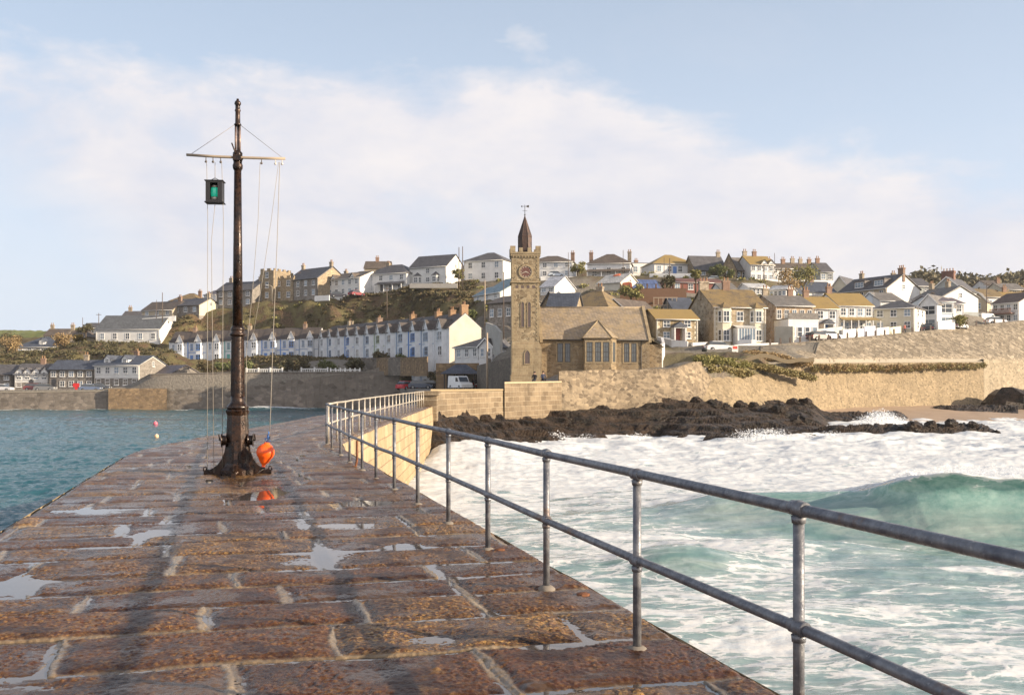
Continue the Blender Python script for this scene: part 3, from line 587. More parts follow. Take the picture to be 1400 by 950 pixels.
    z = .016 * fbm(X * .45, Yg * .35, 3, 29) + .010 * fbm(X * 1.6, Yg * 1.6, 3, 30) + (rv - .5) * .020 - .022 * (1 - sst(.0, .13, e)) + (.0038 + .0058 * sst(-.3, .35, pt)) * gr * cm + .0045 * fbm(X * 6, Yg * 6, 3, 42) * cm + .0045 * gr * (1 - cm) + .004 * fbm(X * 5, Yg * 5, 3, 33)
    z = z + mc_ * (.010 + .008 * nj) - mr * .001
    # longer ruts and dips where water lies
    for px, py, sx, sy, dp in ((363, 674, .34, .85, .035), (470, 716, .40, .22, .035), (25, 795, .22, .45, .035), (590, 872, .28, .22, .04), (552, 745, .25, .22, .035), (205, 728, .16, .35, .03), (495, 686, .35, .35, .04), (40, 935, .3, .1, .02), (620, 840, .4, .3, .015), (300, 840, .3, .3, .015), (130, 697, .9, .4, .02), (420, 760, .5, .7, .025), (760, 880, .25, .2, .02)):
        D = 1.6 * FP / (py - HY); xx = PX(px, D); z = z - dp * np.exp(-(((X - xx) / sx)**2 + ((Yg - D) / sy)**2)**1.5)
    tx = c
    grime = 0.0 * X
    # raised step of a later course beyond the mast foot and rounded arris at both edges
    er = (xr[:, None] - X); el_ = (X - xl[:, None])
    z = z - .06 * (1 - sst(0, .12, er)) - .06 * (1 - sst(0, .12, el_))
    lvl = -.0205
    wet = sst(.030, .004, z - lvl) * (1 - .3 * mort)
    me = grid_mesh('pier', X, Yg, z, dict(crust=cm, mortar=mort, grime=wet, patch=pt, tone=rv2 * 1.2 - .3))
    tag(meshobj('pier_paving', me, t.m), kind='structure')
    # water lying on the stones
    pud = MB(); yy = np.arange(1.5, 50, .5); L_ = [(float(pier_l(y)) + .25, y, lvl) for y in yy]; R_ = [(float(pier_r(y)) - .3, y, lvl) for y in yy]
    for k in range(len(yy) - 1): pud.poly([L_[k], R_[k], R_[k + 1], L_[k + 1]])
    p = NT('puddle_water'); pv = p.co(); p.fin(p.mix(p.noise(pv, 2, 3), (.05, .04, .035), (.12, .10, .085)), .03, p.bump(p.noise(p.map(pv, (1, .6, 1)), 9, 3), .06, .01), 0, .9)
    tag(pud.build('puddle_water', p.m), kind='structure')
    # side faces
    m2 = ashlar((.32, .235, .13), (.42, .32, .19), (.24, .17, .10), 1.1, .5)
    for side, fn in ((1, pier_r), (-1, pier_l)):
        yy = np.arange(1.5, 75, .25); zz = np.linspace(-.05, -6.5, 40)
        Yw, Zw = np.meshgrid(yy, zz, indexing='ij'); off = (-Zw) * .05 + .03 * fbm(Yw * .9, Zw * 1.6, 4, 40)
        Xw = fn(Yw) + side * (off + .02)
        me = grid_mesh('wall', Xw, Yw, Zw); tag(meshobj('pier_wall', me, m2), kind='structure')
    if True:
        b = MB(); b.box(-5.9, -12, -6.5, 5.6, 1.5, -.02); tag(b.build('pier_wall', m2), kind='structure')
build_pier()
# ------------------------------------------------------------------ harbour walls and sea walls
def wall_run(name, label, cat, pts, m, thick=1.2, sub=6, rough=.12, cap=None, wavy=.0, kind=None):
    # pts: (px, Dtop, ytop, Dbottom, ybottom); a faced wall with irregular surface, top walk and back
    n = 0; P = []
    for k in range(len(pts) - 1):
        a, b = pts[k], pts[k + 1]; L = abs(PX(b[0], b[1]) - PX(a[0], a[1])) + abs(b[1] - a[1]); q = max(2, int(L / .8))
        for i in range(q): P.append([a[j] + (b[j] - a[j]) * i / q for j in range(5)])
    P.append(list(pts[-1])); P = np.array(P)
    S = np.linspace(0, 1, 14)
    # interpolate world coordinates between survey points
    Xt, Yt, Zt = PX(P[:, 0], P[:, 1]), P[:, 1], PZ(P[:, 2], P[:, 1]); Xb, Yb, Zb = PX(P[:, 0], P[:, 3]), P[:, 3], PZ(P[:, 4], P[:, 3])
    if wavy: Zt = Zt + wavy * fbm(Xt * .5, Yt * .5, 3, 50)
    X = Xt[:, None] + (Xb - Xt)[:, None] * S; Y = Yt[:, None] + (Yb - Yt)[:, None] * S; Z = Zt[:, None] + (Zb - Zt)[:, None] * S
    Y = Y - rough * fbm((X + Y) * .8, Z * 1.1, 4, 51) * (S > .01)
    X = np.concatenate([Xt[:, None], Xt[:, None], X, Xb[:, None]], 1); Y = np.concatenate([(Yt + thick)[:, None], (Yt + thick)[:, None], Y, (Yb)[:, None]], 1)
    Z = np.concatenate([(Zb - 1)[:, None], Zt[:, None], Z, (Zb - 2)[:, None]], 1)
    me = grid_mesh(name, X, Y, Z, smooth=True)
    me.materials.append(m)
    if kind: o = bpy.data.objects.new(name, me); link(o); return tag(o, kind=kind)
    o = bpy.data.objects.new(name, me); link(o); tag(o, label, cat)
    # end faces
    if cap:
        b = MB()
        for i in range(len(Xt) - 1):
            a0 = Vector((Xt[i], Yt[i] - .08, Zt[i])); a1 = Vector((Xt[i+1], Yt[i+1] - .08, Zt[i+1])); q = Vector((0, .55, 0)); h = Vector((0, 0, .16)); e = Vector((0, 0, .003))
            b.poly([a0 + e, a1 + e, a1 + h, a0 + h]); b.poly([a0 + h, a1 + h, a1 + h + q, a0 + h + q]); b.poly([a1 + q + e, a0 + q + e, a0 + q + h, a1 + q + h])
        b.build('coping', cap, o)
    return o
lit_ash = ashlar((.15, .105, .06), (.26, .195, .12), (.44, .36, .25), 1.5, .44)
har = rubble((.15, .125, .10), (.22, .185, .15), (.16, .14, .12), 1.0); har2 = rubble((.20, .135, .075), (.29, .20, .11), (.18, .13, .09), 1.6)
sea_rub = rubble((.13, .095, .06), (.31, .24, .155), (.26, .205, .14), 2.0); tanw = rubble((.22, .165, .095), (.32, .245, .15), (.29, .225, .14), 2.4); grt = rubble((.19, .15, .10), (.36, .30, .22), (.10, .08, .055), 1.1)
conc = plain((.33, .29, .23), .85)
wall_run('harbour_wall', 'low brown stone harbour wall with road on top at far left', 'wall', [(-800, 190, 536.5, 189, 566), (40, 190, 536.5, 189, 566), (150, 190, 535, 189, 566)], har, 1.5, cap=conc)
wall_run('harbour_wall', 'ochre streaked section of harbour wall below the white harbour houses', 'wall', [(148, 189, 531, 188, 566), (228, 189, 531, 188, 566)], har2, 1.5)
wall_run('harbour_wall', 'tall grey inner harbour wall under the white terrace', 'wall', [(190, 193, 520, 192, 536), (205, 190.4, 512, 189.4, 566), (300, 190.4, 510, 189.4, 566), (480, 190, 509, 189, 566), (612, 184, 508, 183, 566)], har, 1.5, cap=plain((.22, .195, .165), .85))
wall_run('sea_wall', 'sunlit squared stone wall at the landward end of the pier', 'wall', [(589, 73.4, 535, 73.2, 590), (597, 74, 535, 73.6, 590), (690, 88, 534, 87.5, 580)], lit_ash, 1.4, cap=plain((.30, .225, .13), .85))
wall_run('sea_wall', 'raised tan masonry parapet in front of the clock tower', 'wall', [(690, 87.6, 524.5, 87.2, 580), (768, 98, 523, 97.4, 575)], lit_ash, 1.4, cap=plain((.42, .33, .21), .85))
wall_run('sea_wall', 'rough grey brown rubble wall below the institute hall', 'wall', [(764, 98.4, 508, 97.6, 575), (780, 99, 507, 98, 570), (850, 103, 505, 102, 565), (905, 105.5, 505, 103.6, 560), (930, 107.4, 500, 104.6, 560), (957, 110.5, 493, 106.6, 560), (992, 117, 497, 112, 560)], sea_rub, 1.3, wavy=.2)
wall_run('sea_wall', 'leaning sunlit tan wall below the grassy corner bank', 'wall', [(955, 111, 507, 106, 565), (1000, 116, 509, 109, 565), (1050, 127, 512, 118, 570), (1116, 137, 523, 131, 572)], tanw, 1.2, rough=.35, wavy=.2)
wall_run('sea_wall', 'long tan lower sea wall behind the beach and rocks', 'wall', [(1050, 128, 497, 125, 575), (1200, 149, 496, 146, 572), (1345, 165, 495, 162, 566)], tanw, 1.2, cap=conc)
wall_run('sea_wall', 'pale recessed sea wall at the right edge above the beach', 'wall', [(1345, 164.6, 491, 164, 566), (1352, 169, 491, 168, 566), (1450, 181, 492, 180, 566), (2000, 235, 500, 232, 566)], rubble((.26, .21, .14), (.36, .30, .21), (.33, .28, .20), 2.0), 1.2)
o = wall_run('sea_wall', 'high sloping grey cobbled revetment below the sea road', 'wall', [(1040, 139.5, 473, 129.5, 489), (1060, 141, 470.5, 131, 489.5), (1140, 151, 463.5, 141, 489.5), (1200, 161, 458.5, 150, 489.5), (1300, 179, 448.5, 162, 489.5), (1345, 188, 443, 168, 489.5), (1400, 197, 437.5, 178, 491), (1700, 230, 428, 212, 500)], grt, .4, rough=.5)
b = MB()
pp = [(1050, 129.2, 132, 496.5), (1060, 130.6, 133.5, 489.6), (1200, 150, 152.5, 489.6), (1345, 166, 171, 489.6)]
for k in range(3):
    a, c = pp[k], pp[k + 1]
    b.poly([P3(a[0], a[3] + 1, a[1]), P3(c[0], c[3] + 1, c[1]), P3(c[0], c[3], c[2]), P3(a[0], a[3], a[2])])
    b.poly([P3(a[0], a[3] + 8, a[1]), P3(c[0], c[3] + 8, c[1]), P3(c[0], c[3] + 1, c[1]), P3(a[0], a[3] + 1, a[1])])
tag(b.build('sea_path', conc), kind='structure')

# ------------------------------------------------------------------ reef, beach, boulders
def rock_mat():
    t = NT('dark_rock'); v = t.co(); n = t.noise(v, .9, 7, .65); n2 = t.noise(v, 5, 6, .7); s = t.N.new('ShaderNodeSeparateXYZ'); t.L.new(v, s.inputs[0])
    col = t.mix(t.ss(n, .35, .65), (.007, .0055, .0045), (.075, .048, .030)); col = t.mix(t.ss(n2, .56, .72, 0, .7), col, (.17, .12, .075))
    return t.fin(col, t.ss(n2, .3, .7, .2, .55), t.bump(t.math('ADD', n2, t.noise(t.map(v, (.35, 1, 3.5), (.12, .1, 0)), 1.6, 6, .7)), 1.0, .4), 0, .4)
ROCK = rock_mat()
def reef():
    fr = [(560, 63), (600, 65), (640, 69), (700, 76), (780, 83), (880, 90), (940, 86), (1000, 85), (1100, 90), (1200, 97), (1260, 97), (1330, 97), (1390, 98)]
    bk = [(560, 74), (597, 75), (690, 89), (765, 99), (850, 104), (955, 108), (1050, 121), (1200, 147), (1345, 164), (1390, 168)]
    bz = [(560, 563), (597, 558), (640, 558), (690, 562), (765, 556), (850, 545), (905, 541), (955, 540), (1050, 547), (1120, 552), (1200, 556), (1300, 553), (1390, 550)]
    pxs = np.linspace(575, 1392, 620); f = np.interp(pxs, *zip(*fr)); bd = np.interp(pxs, *zip(*bk)); zb = PZ(np.interp(pxs, *zip(*bz)), bd)
    zb = np.minimum(zb, 1) - .35
    arm = np.interp(pxs, [1100, 1180, 1240], [1, .8, 0])  # right of this only a low spit
    V = np.linspace(0, 1, 210)[:, None]; f0 = f - 7
    D = f0[None] + (bd - f0)[None] * V; X = (pxs[None] - 700) * D / FP
    px = pxs[None] + 0 * D
    fo_ = f[None] + 3.2 * fbm(X * .13, X * 0 + 3, 3, 64) + 2.0 * fbm(X * .5, D * .1, 2, 65)
    u_ = np.clip((D - fo_) / np.maximum(bd[None] - fo_, 6), -.4, 1)
    base = WATER - .35 + (zb[None] - WATER + .1) * np.sign(u_) * np.abs(u_)**.8
    w_ = D * .30 + X * .035 + 1.2 * fbm(X * .06, D * .09, 3, 66)
    st = ridge(X * .035, w_, 5, 60); st2 = ridge(X * .16, w_ * 3.2, 5, 61); bl = fbm(X * .10, D * .16, 4, 62)
    h = base + st * .55 + st2 * .30 + bl * .85 - .25
    q_ = .6; k_ = h / q_ + .35 * fbm(X * .3, D * .5, 2, 67); fl = np.floor(k_); fr_ = k_ - fl; h = .3 * h + .7 * q_ * (fl + sst(.55, 1, fr_))
    Z = h + (.17 * ridge(X * .4, D * 1.7 - X * .1, 5, 63) + .08 * ridge(X * 2.2, D * 4, 3, 68)) * sst(-.5, .3, bl + .2)
    Z = Z - 1.3 * np.exp(-(((X - PX(780, 91)) / 3.5)**2 + ((D - 91) / 1.6)**2)) - 1.2 * np.exp(-(((X - PX(1035, 94)) / 2.0)**2 + ((D - 92) / 2.5)**2))
    jag = .45 * st2 + .35 * ridge(X * .5, D * 1.2, 4, 69) + .5 * bl
    spit = np.exp(-((D - 98.5) / 2.4)**2) * (1.35 + jag) * sst(1396, 1340, px)
    arm2 = np.exp(-((D - 128 - .04 * (px - 1180)) / 5.5)**2) * (1.7 + jag) * sst(1262, 1225, px)
    arm3 = np.exp(-((D - 150) / 6)**2) * (1.3 + 1.4 * jag) * sst(1225, 1290, px)
    sp = WATER - .85 + np.maximum(np.maximum(spit, arm2), arm3 + .6)
    bc = sst(1105, 1150, px)
    Z = Z * (1 - bc) + bc * np.maximum(sp, WATER - 1.2)
    global REEF; REEF = (X.ravel(), D.ravel(), Z.ravel())
    me = grid_mesh('reef', X, D, Z, smooth=False); tag(meshobj('reef_rock', me, ROCK), kind='structure')
reef()
def beach():
    t = NT('sand'); v = t.co(); t.fin(t.mix(t.noise(v, .4, 5), (.30, .21, .14), (.42, .31, .22)), .7, t.bump(t.noise(v, 2, 5), .5, .1))
    pxs = np.linspace(1100, 1900, 120); bd = np.interp(pxs, [b_[0] for b_ in BND], [b_[1] for b_ in BND]); V = np.linspace(0, 1, 40)[:, None]
    f = np.full(120, 118.0) + np.maximum(pxs - 1350, 0) * .06
    D = f[None] + (bd - 1 - f)[None] * V; X = (pxs[None] - 700) * D / FP
    Z = WATER - .35 + 2.75 * V**.9 + .15 * fbm(X * .2, D * .2, 3, 66) + 0 * X
    tag(meshobj('beach_sand', grid_mesh('beach', X, D, Z), t.m), kind='structure')
beach()
def boulder_mesh(seed, r):
    bm_v = []; F = []; n = 16; m = 10; rs = np.random.RandomState(seed)
    for i in range(m + 1):
        for j in range(n):
            th = math.pi * i / m; ph = 2 * math.pi * j / n; d = Vector((math.sin(th) * math.cos(ph), math.sin(th) * math.sin(ph), math.cos(th) * .75))
            k = 1 + .35 * float(pn(d.x * 1.3 + seed * 3, d.y * 1.3 + d.z * 2, seed & 7)) + .22 * float(pn(d.x * 3 + seed, d.z * 3 + d.y * 2, 3))
            bm_v.append(tuple(d * r * k))
    for i in range(m):
        for j in range(n): F.append((i * n + j, (i + 1) * n + j, (i + 1) * n + (j + 1) % n, i * n + (j + 1) % n))
    return np_mesh('boulder', np.array(bm_v), np.array(F), False)
bl = [(952, 537, 105, .75, 'small dark boulder at the foot of the rubble wall'), (975, 541, 106, 1.2, 'broad dark boulder leaning on the tan wall foot'), (992, 543, 107, .7, 'round dark boulder between two broader boulders'),
      (1012, 546, 109, .9, 'knobbly dark boulder below the grassy bank'), (1030, 548, 112, .7, 'low black boulder right of the knobbly one'), (1085, 541, 122, 1.0, 'tall dark boulder standing against the tan wall'), (1100, 550, 122, 1.3, 'jagged dark boulder above the reef'),
      (1066, 556, 110, 1.2, 'pale edged boulder on the crest of the reef'), (1095, 562, 104, 1.4, 'largest pointed boulder in the middle of the reef'), (1228, 536, 152, 1.2, 'brown boulder on the sand by the sea wall'), (1262, 546, 158, .9, 'flat boulder at the upper edge of the sand'),
      (1315, 548, 160, .9, 'pale boulder on the sand near the wall corner'), (1248, 582, 97, 1.1, 'black square boulder at the root of the rocky spit'), (1272, 585, 98, .75, 'second black boulder along the rocky spit'), (1300, 587, 98, .8, 'third black boulder along the rocky spit'), (1330, 590, 98, .7, 'fourth black boulder along the rocky spit'), (1362, 595, 97.5, .5, 'last low boulder at the tip of the rocky spit')]
for i, (px, py, D, r, lb) in enumerate(bl):
    p = P3(px, py, D); o = meshobj('boulder', boulder_mesh(i + 2, r * .8), ROCK if i not in (9, 11) else plain((.3, .24, .17), .8)); k_ = np.argmin((REEF[0] - p.x)**2 + (REEF[1] - p.y)**2); p.z = max(float(REEF[2][k_]), WATER) + r * .25; o.location = p; o.rotation_euler = (0, 0, i)
    tag(o, lb, 'boulder', 'boulders around the reef')
# dark headland rock at right edge
o = meshobj('boulder', boulder_mesh(31, 5.2), ROCK); o.location = (PX(1400, 158), 158, -2.6); o.scale = (1.25, 1, .95); tag(o, 'huge dark rock against the pale wall at the right edge of the beach', 'rock')

# ------------------------------------------------------------------ foliage
def leaf_mat(c1, c2, c3):
    t = NT('foliage'); v = t.co(); n = t.noise(v, 1.1, 4); n2 = t.noise(v, 7, 3)
    return t.fin(t.mix(t.ss(n2, .35, .65), t.mix(t.ss(n, .35, .65), c1, c2), c3), .7, None, 0, .25)
LEAF = leaf_mat((.06, .09, .03), (.12, .14, .05), (.17, .17, .07)); DRY = leaf_mat((.22, .15, .07), (.34, .26, .12), (.26, .24, .10)); BRACK = leaf_mat((.09, .06, .035), (.17, .105, .06), (.11, .11, .05))
OCHRE = leaf_mat((.22, .15, .03), (.30, .2, .05), (.16, .13, .04)); DARKT = leaf_mat((.055, .07, .03), (.10, .10, .045), (.13, .10, .06)); OLIVE = leaf_mat((.24, .20, .07), (.33, .27, .10), (.17, .18, .06)); BARE = leaf_mat((.22, .14, .08), (.30, .20, .11), (.34, .25, .11))
def leaves(cl, size, seed):
    # cl: clumps (x, y, z, rx, ry, rz, count); small quads through each clump's volume, tips thinning out
    rs = np.random.RandomState(seed); V = []; 
    for x, y, z, rx, ry, rz, n in cl:
        d = rs.normal(size=(n, 3)); d /= np.linalg.norm(d, axis=1)[:, None]; rr = rs.rand(n)**.45
        c = np.array([x, y, z]) + d * rr[:, None] * np.array([rx, ry, rz]) * (1 + .25 * rs.randn(n)[:, None] * .6)
        a = rs.normal(size=(n, 3)); a /= np.linalg.norm(a, axis=1)[:, None]; b_ = np.cross(a, rs.normal(size=(n, 3))); b_ /= np.linalg.norm(b_, axis=1)[:, None] + 1e-9
        s = size * (.5 + rs.rand(n))[:, None]
        V.append(np.stack([c - a * s, c + b_ * s * .7, c + a * s, c - b_ * s * .7], 1))
    V = np.concatenate(V); F = np.arange(len(V) * 4).reshape(-1, 4)
    return np_mesh('leaves', V.reshape(-1, 3), F, False)
def clumps_over(pts, r, n, rs, dens=90, flat=.6):
    out = []
    for _ in range(n):
        k = rs.randint(len(pts) - 1); t_ = rs.rand(); p = Vector(pts[k]).lerp(Vector(pts[k + 1]), t_); q = r * rs.uniform(.5, 1.1)
        out.append((p.x + rs.randn() * r * .3, p.y + rs.randn() * r * .4, p.z + rs.uniform(-.2, .5) * r, q, q, q * flat, int(dens * q * q / (r * r)) + 10))
    return out
def plant(name, label, cat, pts, r, n, mat, seed, leaf=.28, dens=120, flat=.6, kind=None, group=None):
    rs = np.random.RandomState(seed); me = leaves(clumps_over(pts, r, n, rs, dens, flat), leaf, seed); o = meshobj(name, me, mat)
    return tag(o, label, cat, group) if not kind else tag(o, label, cat, kind=kind)
def stuff_on_slope(name, label, cat, regs, r, n, mat, seed, leaf, dens, flat=.5):
    rs = np.random.RandomState(seed); cl = []
    for (x0, x1, D0, D1, k) in regs:
        px = rs.uniform(x0, x1, k); D = rs.uniform(D0, D1, k); X = PX(px, D); Z = land_z(X, D)
        for a, b_, c in zip(X, D, Z): q = r * rs.uniform(.5, 1.3); cl.append((a, b_, c + q * .1, q, q, q * flat, dens))
    return tag(meshobj(name, leaves(cl, leaf, seed), mat), label, cat, kind='stuff')
def on(px, D, up=0): X = PX(px, D); return (X, D, gz(X, D) + up)
stuff_on_slope('bracken', 'dark brown bracken and gorse on the steep bank above the terrace', 'undergrowth', [(330, 650, 206, 252, 1500), (235, 350, 235, 256, 500)], .9, 0, BRACK, 3, .2, 45, .4)
stuff_on_slope('hedge_growth', 'dark green growth on the bank between harbour houses and long bungalow', 'undergrowth', [(-100, 240, 212, 243, 800), (330, 640, 200, 246, 90)], 1.0, 0, DARKT, 4, .2, 60)
stuff_on_slope('grass_patch', 'green shrubs scattered between the hillside houses', 'undergrowth', [(645, 900, 170, 246, 120), (830, 930, 168, 185, 60), (900, 1100, 175, 235, 60), (300, 460, 246, 256, 40)], 1.1, 0, OLIVE, 5, .25, 60)
def tree(label, px, D, py_base, h, r, mat, seed, group=None, bare=False, cat='tree', name='tree'):
    X = PX(px, D); z0 = gz(X, D) if py_base is None else PZ(py_base, D)
    e = empty(name, (X, D, z0), 0, label, cat, group); rs = np.random.RandomState(seed); b = MB(); b.tube([(0, 0, -1), (.1, 0, h * .3), (0, .1, h * .6)], [.2, .15, .08], 6)
    cl = []
    for k in range(9):
        a = rs.uniform(0, 6.28); q = rs.uniform(.2, .75) * r; z = h * rs.uniform(.42, .9); x, y = q * math.cos(a), q * math.sin(a)
        b.tube([(0, 0, h * .3), (x * .5, y * .5, (h * .3 + z) / 2), (x, y, z)], [.09, .05, .02], 5); rr = r * rs.uniform(.3, .55); cl.append((x, y, z, rr, rr, rr * .75, 150))
    b.build('trunk', plain((.10, .075, .055), .9), e); meshobj('crown', leaves(cl, .17, seed), mat, e); return e
tree('round yellow green tree beside the white hipped house right of the tower', 790, 244, 380, 4.6, 2.3, OLIVE, 1)
tree('dark palm-like bush before the stone chapel-like house', 976, 234, 386, 4.4, 2.0, LEAF, 2); tree('rounded green bush right of the palm-like bush', 992, 234, 388, 4.6, 2.3, LEAF, 3)
tree('small tan green tree beside the twin poles', 627, 243, 388, 3.6, 1.5, OLIVE, 4)
tree('wide leafless brown tree above the pale stone house', 1082, 196, 408, 6.0, 3.6, BARE, 5); tree('leafless brown tree with olive crown left of the navy roof', 1098, 205, 406, 6.5, 3.8, OLIVE, 6)
tree('dark bush at the left end of the long white bungalow', 117, 262, 462, 4, 2.2, DARKT, 7); tree('bright yellow bush beside the dark roofed house on the left', 107, 258, 470, 2.2, 1.9, OCHRE, 8, cat='bush')
tree('bushy dark tree left of the low white bungalow', 10, 236, 487, 4.5, 4.0, BARE, 9); tree('bare brown tree right of the low white bungalow', 86, 240, 484, 5, 3.0, BARE, 10); tree('tree at the far left bank top', 8, 262, 478, 4.5, 4.0, DARKT, 16)
tree('green shrub in a garden above the tall pole', 640, 200, 440, 2.5, 1.8, LEAF, 11, cat='bush'); tree('olive shrub on the terrace above the pyramid roof', 862, 176, 415, 3.4, 2.3, OLIVE, 12, cat='bush'); tree('dark fir beside the solar panels', 912, 190, 405, 4.3, 1.6, DARKT, 13)
tree('little palm in the garden by the white conservatory', 951, 200, 394, 4.0, 1.3, OLIVE, 14); tree('low bush by the seaside wall next to the modern house', 1310, 180, 450, 2.4, 2.0, OLIVE, 15, cat='bush')
# garden shrubs in front of the terrace
gs = [(333, 187, 'dark garden shrub before the left half of the terrace'), (392, 188, 'tall dark garden shrub near the middle of the terrace'), (412, 190, 'low garden shrub right of the tall dark one'), (450, 192, 'spreading green shrub in front of the terrace bend'), (482, 187, 'bright green hedge below the receding terrace'), (520, 184, 'mid green hedge clump below the receding terrace'), (550, 182, 'olive shrub at a terrace gate'), (600, 168, 'round shrub near the last terrace house'), (285, 200, 'sloping bramble patch left of the mast'), (310, 196, 'bramble patch just behind the mast')]
for i, (px, D, lb) in enumerate(gs):
    D = max(D, 193) if px < 545 else D + 6; z = PZ(503 if px < 470 else 497, D)
    tree(lb, px, D, None, 2.3 + (i % 3) * .5, 2.3, (LEAF, DARKT, BRACK)[i % 3], 30 + i, 'garden shrubs above the harbour wall', cat='shrub', name='shrub')
# seaward banks
plant('grass_bank', 'shaggy olive brown grass hanging over the corner sea wall', 'grass bank', [P3(952, 493, 111.5), P3(985, 495, 114), P3(1018, 500, 118)], .75, 110, OLIVE, 21, .09, 300, .55)
plant('grass_bank', 'second shaggy patch of dry grass low on the leaning wall', 'grass bank', [P3(962, 503, 111.0), P3(990, 507, 114), P3(1020, 511, 118.5)], .6, 60, DRY, 22, .09, 260, .6)
plant('gorse_bank', 'dark brown scrub band above the diagonal steps', 'scrub', [P3(1022, 484, 124), P3(1060, 490, 130), P3(1108, 499, 134)], .8, 80, BARE, 23, .11, 220, .5)
plant('gorse_bank', 'tawny scrub hanging over the top of the long lower sea wall', 'scrub', [P3(1112, 504, 134.3), P3(1200, 504, 147.5), P3(1345, 501, 163.6)], .62, 230, DRY, 24, .10, 120, .75)
plant('gorse_bank', 'green weed patches on the upper lip of the long sea wall', 'scrub', [P3(1120, 502, 134.2), P3(1180, 503, 144), P3(1340, 500, 163)], .5, 90, BARE, 25, .10, 120, .8)
plant('grass_bank', 'sloping bank of dry grass between the steps and the long wall', 'grass bank', [P3(1008, 498, 120), P3(1060, 506, 126), P3(1112, 518, 131.5)], .7, 150, DRY, 26, .10, 160, .4)
# diagonal steps
b = MB()
for k in range(46):
    t_ = k / 46; p = P3(1005 + 108 * t_, 487 + 34 * t_, 115.5 + 17 * t_); zg = gz(p.x, p.y) + .12; b.box(p.x - .16, p.y - .25, zg - .5, p.x + .16, p.y + .25, zg)
tag(b.build('steps', plain((.24, .19, .12), .9)), 'narrow stone steps running diagonally down the grassy bank', 'steps')
# wooded hill at right
rs = np.random.RandomState(77); cl = []
for _ in range(520):
    px = rs.uniform(1240, 1640); D = rs.uniform(330, 560); X = PX(px, D); q = rs.uniform(3, 6); cl.append((X, D, gz(X, D) + q * .35, q, q, q * .6, 90))
tag(meshobj('woodland', leaves(cl, .8, 78), leaf_mat((.14, .11, .07), (.2, .15, .09), (.13, .13, .07))), 'dark distant wood covering the hill at the upper right', 'woodland', kind='stuff')
rs = np.random.RandomState(79); cl = []
for _ in range(130):
    px = rs.uniform(1290, 1420); D = rs.uniform(228, 300); X = PX(px, D); q = rs.uniform(1, 2.2); cl.append((X, D, gz(X, D) + q * .4, q, q, q * .7, 60))
tag(meshobj('thicket', leaves(cl, .4, 80), BARE), 'brown thicket between the houses at the right', 'thicket', kind='stuff')
# ------------------------------------------------------------------ windows, roofs and houses
FRW = plain((.78, .77, .74), .5); FRD = plain((.05, .045, .04), .5); GL = glass_dark(); GLB = glass_dark((.10, .13, .16)); BRICK = ashlar((.28, .15, .095), (.36, .20, .13), (.28, .23, .18), .23, .08); POT = plain((.36, .21, .12), .8)
CHS = rubble((.30, .24, .17), (.38, .31, .23), (.32, .28, .22), 2.0); DARKD = plain((.05, .05, .055), .5); BLUE = plain((.10, .22, .50), .5)
_wc = {}
def win_mesh(w, h, bars, sill=True):
    k = (round(w, 1), round(h, 1), bars)
    if k not in _wc:
        w, h = k[0], k[1]; f = MB(); t = .07
        f.box(-w/2, -.07, 0, -w/2 + t, .0, h); f.box(w/2 - t, -.07, 0, w/2, 0, h); f.box(-w/2 + t, -.07, 0, w/2 - t, 0, t); f.box(-w/2 + t, -.07, h - t, w/2 - t, 0, h)
        f.box(-w/2 + t, -.055, h*.5 - .035, w/2 - t, 0, h*.5 + .035)
        for q in range(1, bars + 1): x = -w/2 + w * q / (bars + 1); f.box(x - .03, -.05, t, x + .03, 0, h - t)
        f.box(-w/2 - .08, -.16, -.10, w/2 + .08, 0, -.003)
        p = MB(); p.poly([(-w/2 + .05, -.02, .05), (w/2 - .05, -.02, .05), (w/2 - .05, -.02, h - .05), (-w/2 + .05, -.02, h - .05)])
        _wc[k] = (f.mesh('window'), p.mesh('pane'))
    return _wc[k]
def window(par, x, y, z, w, h, face='front', fm=None, pm=None, bars=1, rot=None):
    mf, mp = win_mesh(w, h, bars); fm = fm or FRW; pm = pm or GL
    mf = _matmesh(mf, fm); mp = _matmesh(mp, pm)
    o = link(bpy.data.objects.new('window', mf), par); o.location = (x, y, z)
    r = {'front': 0, 'right': math.pi / 2, 'left': -math.pi / 2, 'back': math.pi}[face] if rot is None else rot; o.rotation_euler = (0, 0, r)
    link(bpy.data.objects.new('pane', mp), o); return o
_mm = {}
def _matmesh(me, m):
    k = (me.name, m.name)
    if k not in _mm: c = me.copy(); c.materials.clear(); c.materials.append(m); _mm[k] = c
    return _mm[k]
def door(par, x, y, z, w, h, m, face='front'):
    b = MB(); b.box(-w/2, -.06, 0, w/2, 0, h); b.box(-w/2 + .12, -.08, .15, w/2 - .12, -.062, h * .45); b.box(-w/2 + .12, -.08, h * .52, w/2 - .12, -.062, h - .15)
    o = b.build('door', m, par); o.location = (x, y, z); o.rotation_euler = (0, 0, {'front': 0, 'right': math.pi/2}[face])
    k = MB(); k.sphere((w/2 - .1, -.11, h * .48), .05, 6); k.build('handle', rough_metal((.3,.25,.15), (.5,.45,.3)), o); return o
def chimney(par, x, y, z, w=.9, d=.6, h=1.5, m=None, pots=2, drop=1.6):
    b = MB(); b.box(x - w/2, y - d/2, z - drop, x + w/2, y + d/2, z + h * .8); b.box(x - w/2 - .07, y - d/2 - .07, z + h * .8 + .003, x + w/2 + .07, y + d/2 + .07, z + h)
    o = b.build('chimney', m or BRICK, par)
    for k in range(pots):
        q = MB(); q.lathe([(.10, 0), (.14, .05), (.11, .1), (.12, .48), (.15, .5), (.13, .56)], 8, (x - w/2 + w * (k + .5) / pots, y, z + h)); q.build('chimney_pot', POT, o)
    return o
